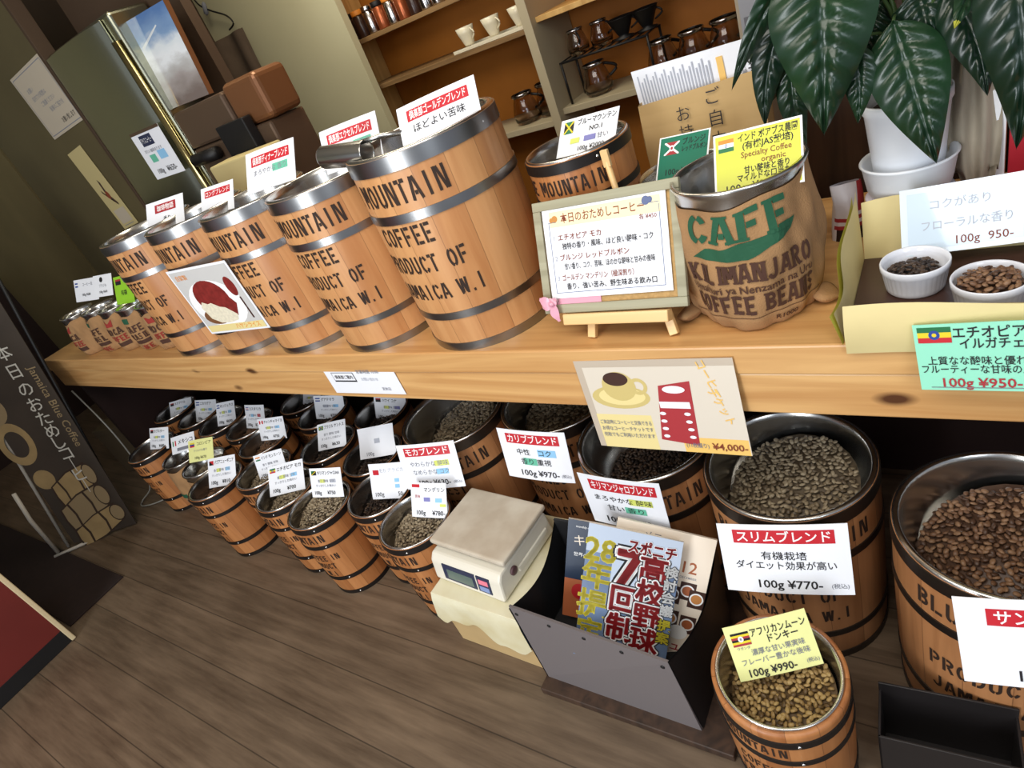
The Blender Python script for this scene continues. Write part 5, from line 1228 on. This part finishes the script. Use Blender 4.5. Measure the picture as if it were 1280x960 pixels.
def picture_art():
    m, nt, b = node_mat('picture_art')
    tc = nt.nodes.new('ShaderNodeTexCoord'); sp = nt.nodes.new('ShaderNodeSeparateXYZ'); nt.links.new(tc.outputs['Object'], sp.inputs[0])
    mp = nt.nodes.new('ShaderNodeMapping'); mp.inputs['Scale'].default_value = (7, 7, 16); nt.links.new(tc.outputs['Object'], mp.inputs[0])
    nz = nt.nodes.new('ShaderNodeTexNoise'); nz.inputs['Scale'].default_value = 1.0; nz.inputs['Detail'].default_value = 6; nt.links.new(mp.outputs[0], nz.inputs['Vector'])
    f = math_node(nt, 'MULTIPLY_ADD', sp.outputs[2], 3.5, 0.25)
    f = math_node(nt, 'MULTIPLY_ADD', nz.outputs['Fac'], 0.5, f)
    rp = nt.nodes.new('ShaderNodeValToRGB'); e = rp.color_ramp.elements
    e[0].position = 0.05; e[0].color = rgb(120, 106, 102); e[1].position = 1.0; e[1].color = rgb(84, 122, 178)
    for q, c in ((.28, (168, 160, 158)), (.42, (196, 196, 196)), (.52, (240, 244, 248)), (.64, (226, 234, 240)), (.76, (128, 160, 200))):  # near-white stops paint the surface glare in along with the cloud
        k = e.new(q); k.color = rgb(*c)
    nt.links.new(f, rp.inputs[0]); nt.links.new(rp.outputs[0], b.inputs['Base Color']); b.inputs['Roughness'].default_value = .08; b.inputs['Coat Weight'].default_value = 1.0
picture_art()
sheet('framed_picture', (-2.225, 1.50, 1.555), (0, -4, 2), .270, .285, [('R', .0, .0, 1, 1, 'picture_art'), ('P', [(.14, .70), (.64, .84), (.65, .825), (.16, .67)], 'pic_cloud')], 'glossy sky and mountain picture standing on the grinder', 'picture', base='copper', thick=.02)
tb_ = MB(); tb_.box((-.13, -.05, 0), (.13, .05, .155), 'paper_art', .006)
o = tb_.build('paper_carton', None, TR(-1.92, 1.355, 1.0585) @ RZ(.1)); tag(o, 'beige paper carton standing behind the dinner blend card', 'box')
sh = MB(); sh.box((-2.35, 1.26, 1.035), (-1.76, 1.435, 1.058), 'gunmetal', .003); o = sh.build('grinder_shelf'); tag(o, 'dark steel shelf in front of the grinder', 'shelf')
sp_ = MB(); sp_.tube([(-2.30, 1.38, .76), (-2.30, 1.38, 1.036)], .012, 'gunmetal'); sp_.build('shelf_post', o); sp_ = MB(); sp_.tube([(-1.88, 1.38, .76), (-1.88, 1.38, 1.036)], .012, 'gunmetal'); sp_.build('shelf_post', o)

# cloth and hook cord on the cream wall
mat('towel', (110, 92, 76), .9, noise=.2, nscale=16)
b = MB()
def tf(u, v): return (-3.09+.26*u-.02*v, 2.345-.014*sin(u*9), 1.63-.28*v+.02*sin(u*5)*(v > .5))
b.grid(tf, 16, 12, 'towel'); n = len(b.v); b.v += [(x, y+.018, z) for x, y, z in b.v]; k = len(b.f)
for i in range(k): b.f.append(tuple(q+n for q in b.f[i])); b.m.append(b.m[i]); b.sm.append(True)
tag(b.build('hand_towel', recalc=False), 'brown cloth hanging on the cream wall beside the picture', 'towel')
b = MB(); b.tube(smooth_path([(-3.06, 2.35, 1.90), (-3.03, 2.345, 1.80), (-2.97, 2.345, 1.75), (-2.88, 2.345, 1.70), (-2.86, 2.345, 1.66), (-2.91, 2.345, 1.645)]), .004, 'black', 6)
b.lathe([(.001, -.03), (.012, -.02), (.010, .02), (.001, .03)], 10, 'ink_grey', M=TR(-2.99, 2.34, 1.765) @ RY(.4))
tag(b.build('hook_cord'), 'thin dark cord with a clip on the cream wall', 'cord')

# ------------------------------------------------------------------ back shelves
sf = empty('wall_shelf', (-1.6, 2.58, 0), 0, 'built in shelf unit in front of the orange back wall', 'shelf')
def bdx(x0, y0, z0, x1, y1, z1, m, nm): MB().box((x0+1.6, y0-2.58, z0), (x1+1.6, y1-2.58, z1), m, .002).build(nm, sf)
mat('shelf_white', (176, 164, 136), .5)
bdx(-2.42, 2.50, 1.365, -1.43, 2.745, 1.385, 'shelf_board', 'shelf_plank')
bdx(-2.42, 2.46, 1.165, -1.41, 2.745, 1.185, 'shelf_board', 'shelf_plank')
bdx(-2.42, 2.46, .80, -1.41, 2.745, .825, 'shelf_white', 'shelf_plank')
bdx(-1.37, 2.46, .835, -.58, 2.745, .86, 'shelf_white', 'shelf_plank')
bdx(-1.37, 2.46, 1.19, -.58, 2.745, 1.21, 'ply', 'shelf_plank')
bdx(-1.41, 2.42, .01, -1.37, 2.745, 2.2, 'shelf_white', 'shelf_post')
bdx(-.60, 2.42, .01, -.56, 2.745, 2.2, 'shelf_white', 'shelf_post')
bdx(-2.46, 2.42, .01, -2.42, 2.745, 2.2, 'ply', 'shelf_post')
mat('cup_china', (222, 214, 190), .25); mat('glass', (235, 232, 225), .03, trans=.95); mat('glass_smoke', (226, 214, 202), .03, trans=1.0); mat('jar_dark', (54, 34, 26), .25); mat('jar_silver', (190, 186, 184), .2, 1.0); mat('jar_copper', (170, 92, 56), .25, .6)
def cup(x, y, z, label):
    r = empty('coffee_cup', (x, y, z), RAD(-20), label, 'cup', 'white coffee cups on the shelf tray')
    MB().lathe([(.001, .002), (.020, .0), (.022, .006), (.034, .045), (.040, .072), (.0385, .072), (.032, .045), (.018, .008), (.001, .007)], 32, 'cup_china', cap0=False, cap1=False).build('bowl', r)
    MB().tube([(.036+.022*sin(pi*t)-.006*t, 0, .062-.042*t) for t in [i/10 for i in range(11)]], .0035, 'cup_china', 8).build('handle', r)
cup(-1.745, 2.53, 1.199, 'left white coffee cup on the shelf tray'); cup(-1.61, 2.53, 1.199, 'middle white coffee cup on the shelf tray'); cup(-1.475, 2.53, 1.199, 'right white coffee cup touching the shelf post')
ty = MB(); ty.box((-1.80, 2.47, 1.186), (-1.42, 2.62, 1.190), 'cup_china', .001); ty.box((-1.80, 2.47, 1.190), (-1.42, 2.474, 1.199), 'cup_china', .001); ty.box((-1.80, 2.616, 1.190), (-1.42, 2.62, 1.199), 'cup_china', .001)
tag(ty.build('serving_tray'), 'flat pale tray under the white cups on the back shelf', 'tray')
rnd = random.Random(5)
for i in range(9):
    x = -2.37+.066*i
    r = empty('spice_jar', (x, 2.56, 1.386), 0, 'jar %s in the dark row on the upper back shelf' % ['next to the cream wall', 'second from the cream wall', 'with chrome body', 'with orange lid', 'behind the chrome glint', 'with copper body', 'dark brown past the copper one', 'pale silver near the end', 'silver at the row end'][i], 'jar', 'jars on the upper back shelf')
    m = ('jar_dark', 'jar_dark', 'jar_silver', 'jar_copper', 'jar_silver', 'jar_copper', 'jar_dark', 'jar_silver', 'jar_silver')[i]
    MB().lathe([(.001, 0), (.028, 0), (.029, .004), (.029, .078), (.024, .086), (.024, .09), (.001, .09)], 24, m, cap0=False, cap1=False).build('jar_body', r)
    MB().lathe([(.026, .0905), (.027, .094), (.027, .108), (.025, .112), (.001, .113)], 24, ('black', 'jar_silver', 'orange')[(i*2) % 3], cap1=False).build('lid', r)
def server(x, y, z, s, label, m='glass_smoke'):
    r = empty('glass_server', (x, y, z), rnd.uniform(-1, 1), label, 'glass server', 'glass coffee servers on the back shelf')
    MB().lathe([(.001, .001), (.040*s, 0), (.050*s, .012*s), (.052*s, .035*s), (.040*s, .075*s), (.034*s, .090*s), (.038*s, .100*s), (.036*s, .100*s), (.032*s, .090*s), (.038*s, .074*s), (.050*s, .035*s), (.048*s, .014*s), (.001, .005)], 32, m, cap0=False, cap1=False).build('bowl', r)
    MB().tube([(.036*s+.04*s*sin(pi*t), 0, .09*s-.05*s*t) for t in [i/10 for i in range(11)]], .005*s, 'black', 8).build('handle', r)
    MB().lathe([(.039*s, .096*s), (.041*s, .100*s), (.039*s, .104*s)], 32, 'jar_silver', cap0=False, cap1=False).build('rim_band', r)
for (x, y, z, s, lb) in [(-1.60, 2.56, .826, 1.2, 'glass server left of the shelf post, nearest the golden barrel'), (-1.49, 2.60, .826, 1.3, 'taller glass server against the left side of the shelf post'), (-1.23, 2.55, .861, 1.15, 'lone glass server below the black wire rack'), (-.95, 2.56, .861, 1.2, 'first glass server behind the white flyer'), (-.83, 2.56, .861, 1.2, 'second glass server behind the white flyer'), (-.71, 2.56, .861, 1.25, 'glass server at the right end of the back shelf'), (-1.27, 2.55, 1.029, .85, 'glass server at the left on the black wire rack'), (-1.17, 2.56, 1.029, .85, 'glass server at the middle of the black wire rack')]:
    server(x, y, z, s, lb)
wr_ = empty('wire_rack', (-1.15, 2.56, .861), 0, 'black wire rack standing on the back shelf with drippers on top', 'rack')
t_ = MB()
for i in range(10): t_.tube([(-.18+.04*i, -.07, .163), (-.18+.04*i, .07, .163)], .003, 'black', 6)
t_.tube([(-.19, -.07, .160), (.19, -.07, .160)], .005, 'black', 6); t_.tube([(-.19, .07, .160), (.19, .07, .160)], .005, 'black', 6); t_.build('rack_top', wr_)
for sx in (-.185, .185):
    for sy in (-.07, .07): MB().tube([(sx, sy, .001), (sx, sy, .160)], .005, 'black', 6).build('leg', wr_)
def dripper(x, y, z, m, label):
    r = empty('coffee_dripper', (x, y, z), 0, label, 'dripper', 'coffee drippers on the wire rack')
    MB().lathe([(.036, 0), (.038, .005), (.018, .010), (.022, .016), (.050, .072), (.052, .074), (.049, .074), (.018, .016), (.001, .012)], 28, m, cap0=False, cap1=False).build('cone', r)
    MB().tube([(.046+.025*sin(pi*t)-.012*t, 0, .062-.035*t) for t in [i/8 for i in range(9)]], .004, 'black', 6).build('handle', r)
dripper(-1.075, 2.55, 1.029, 'black', 'black dripper at the right of the wire rack'); dripper(-.985, 2.57, 1.029, 'black', 'black dripper at the right end of the wire rack')
sheet('paper_notice', (-.575, 2.41, 1.02), (0, 0, 0), .10, .30, [('R', .1, .1, .9, .9, 'ink_soft'), ('R', .2, .15, .8, .4, 'ink_grey')], 'grey white notice on the right post of the back shelf', 'notice', base='paper_aged')
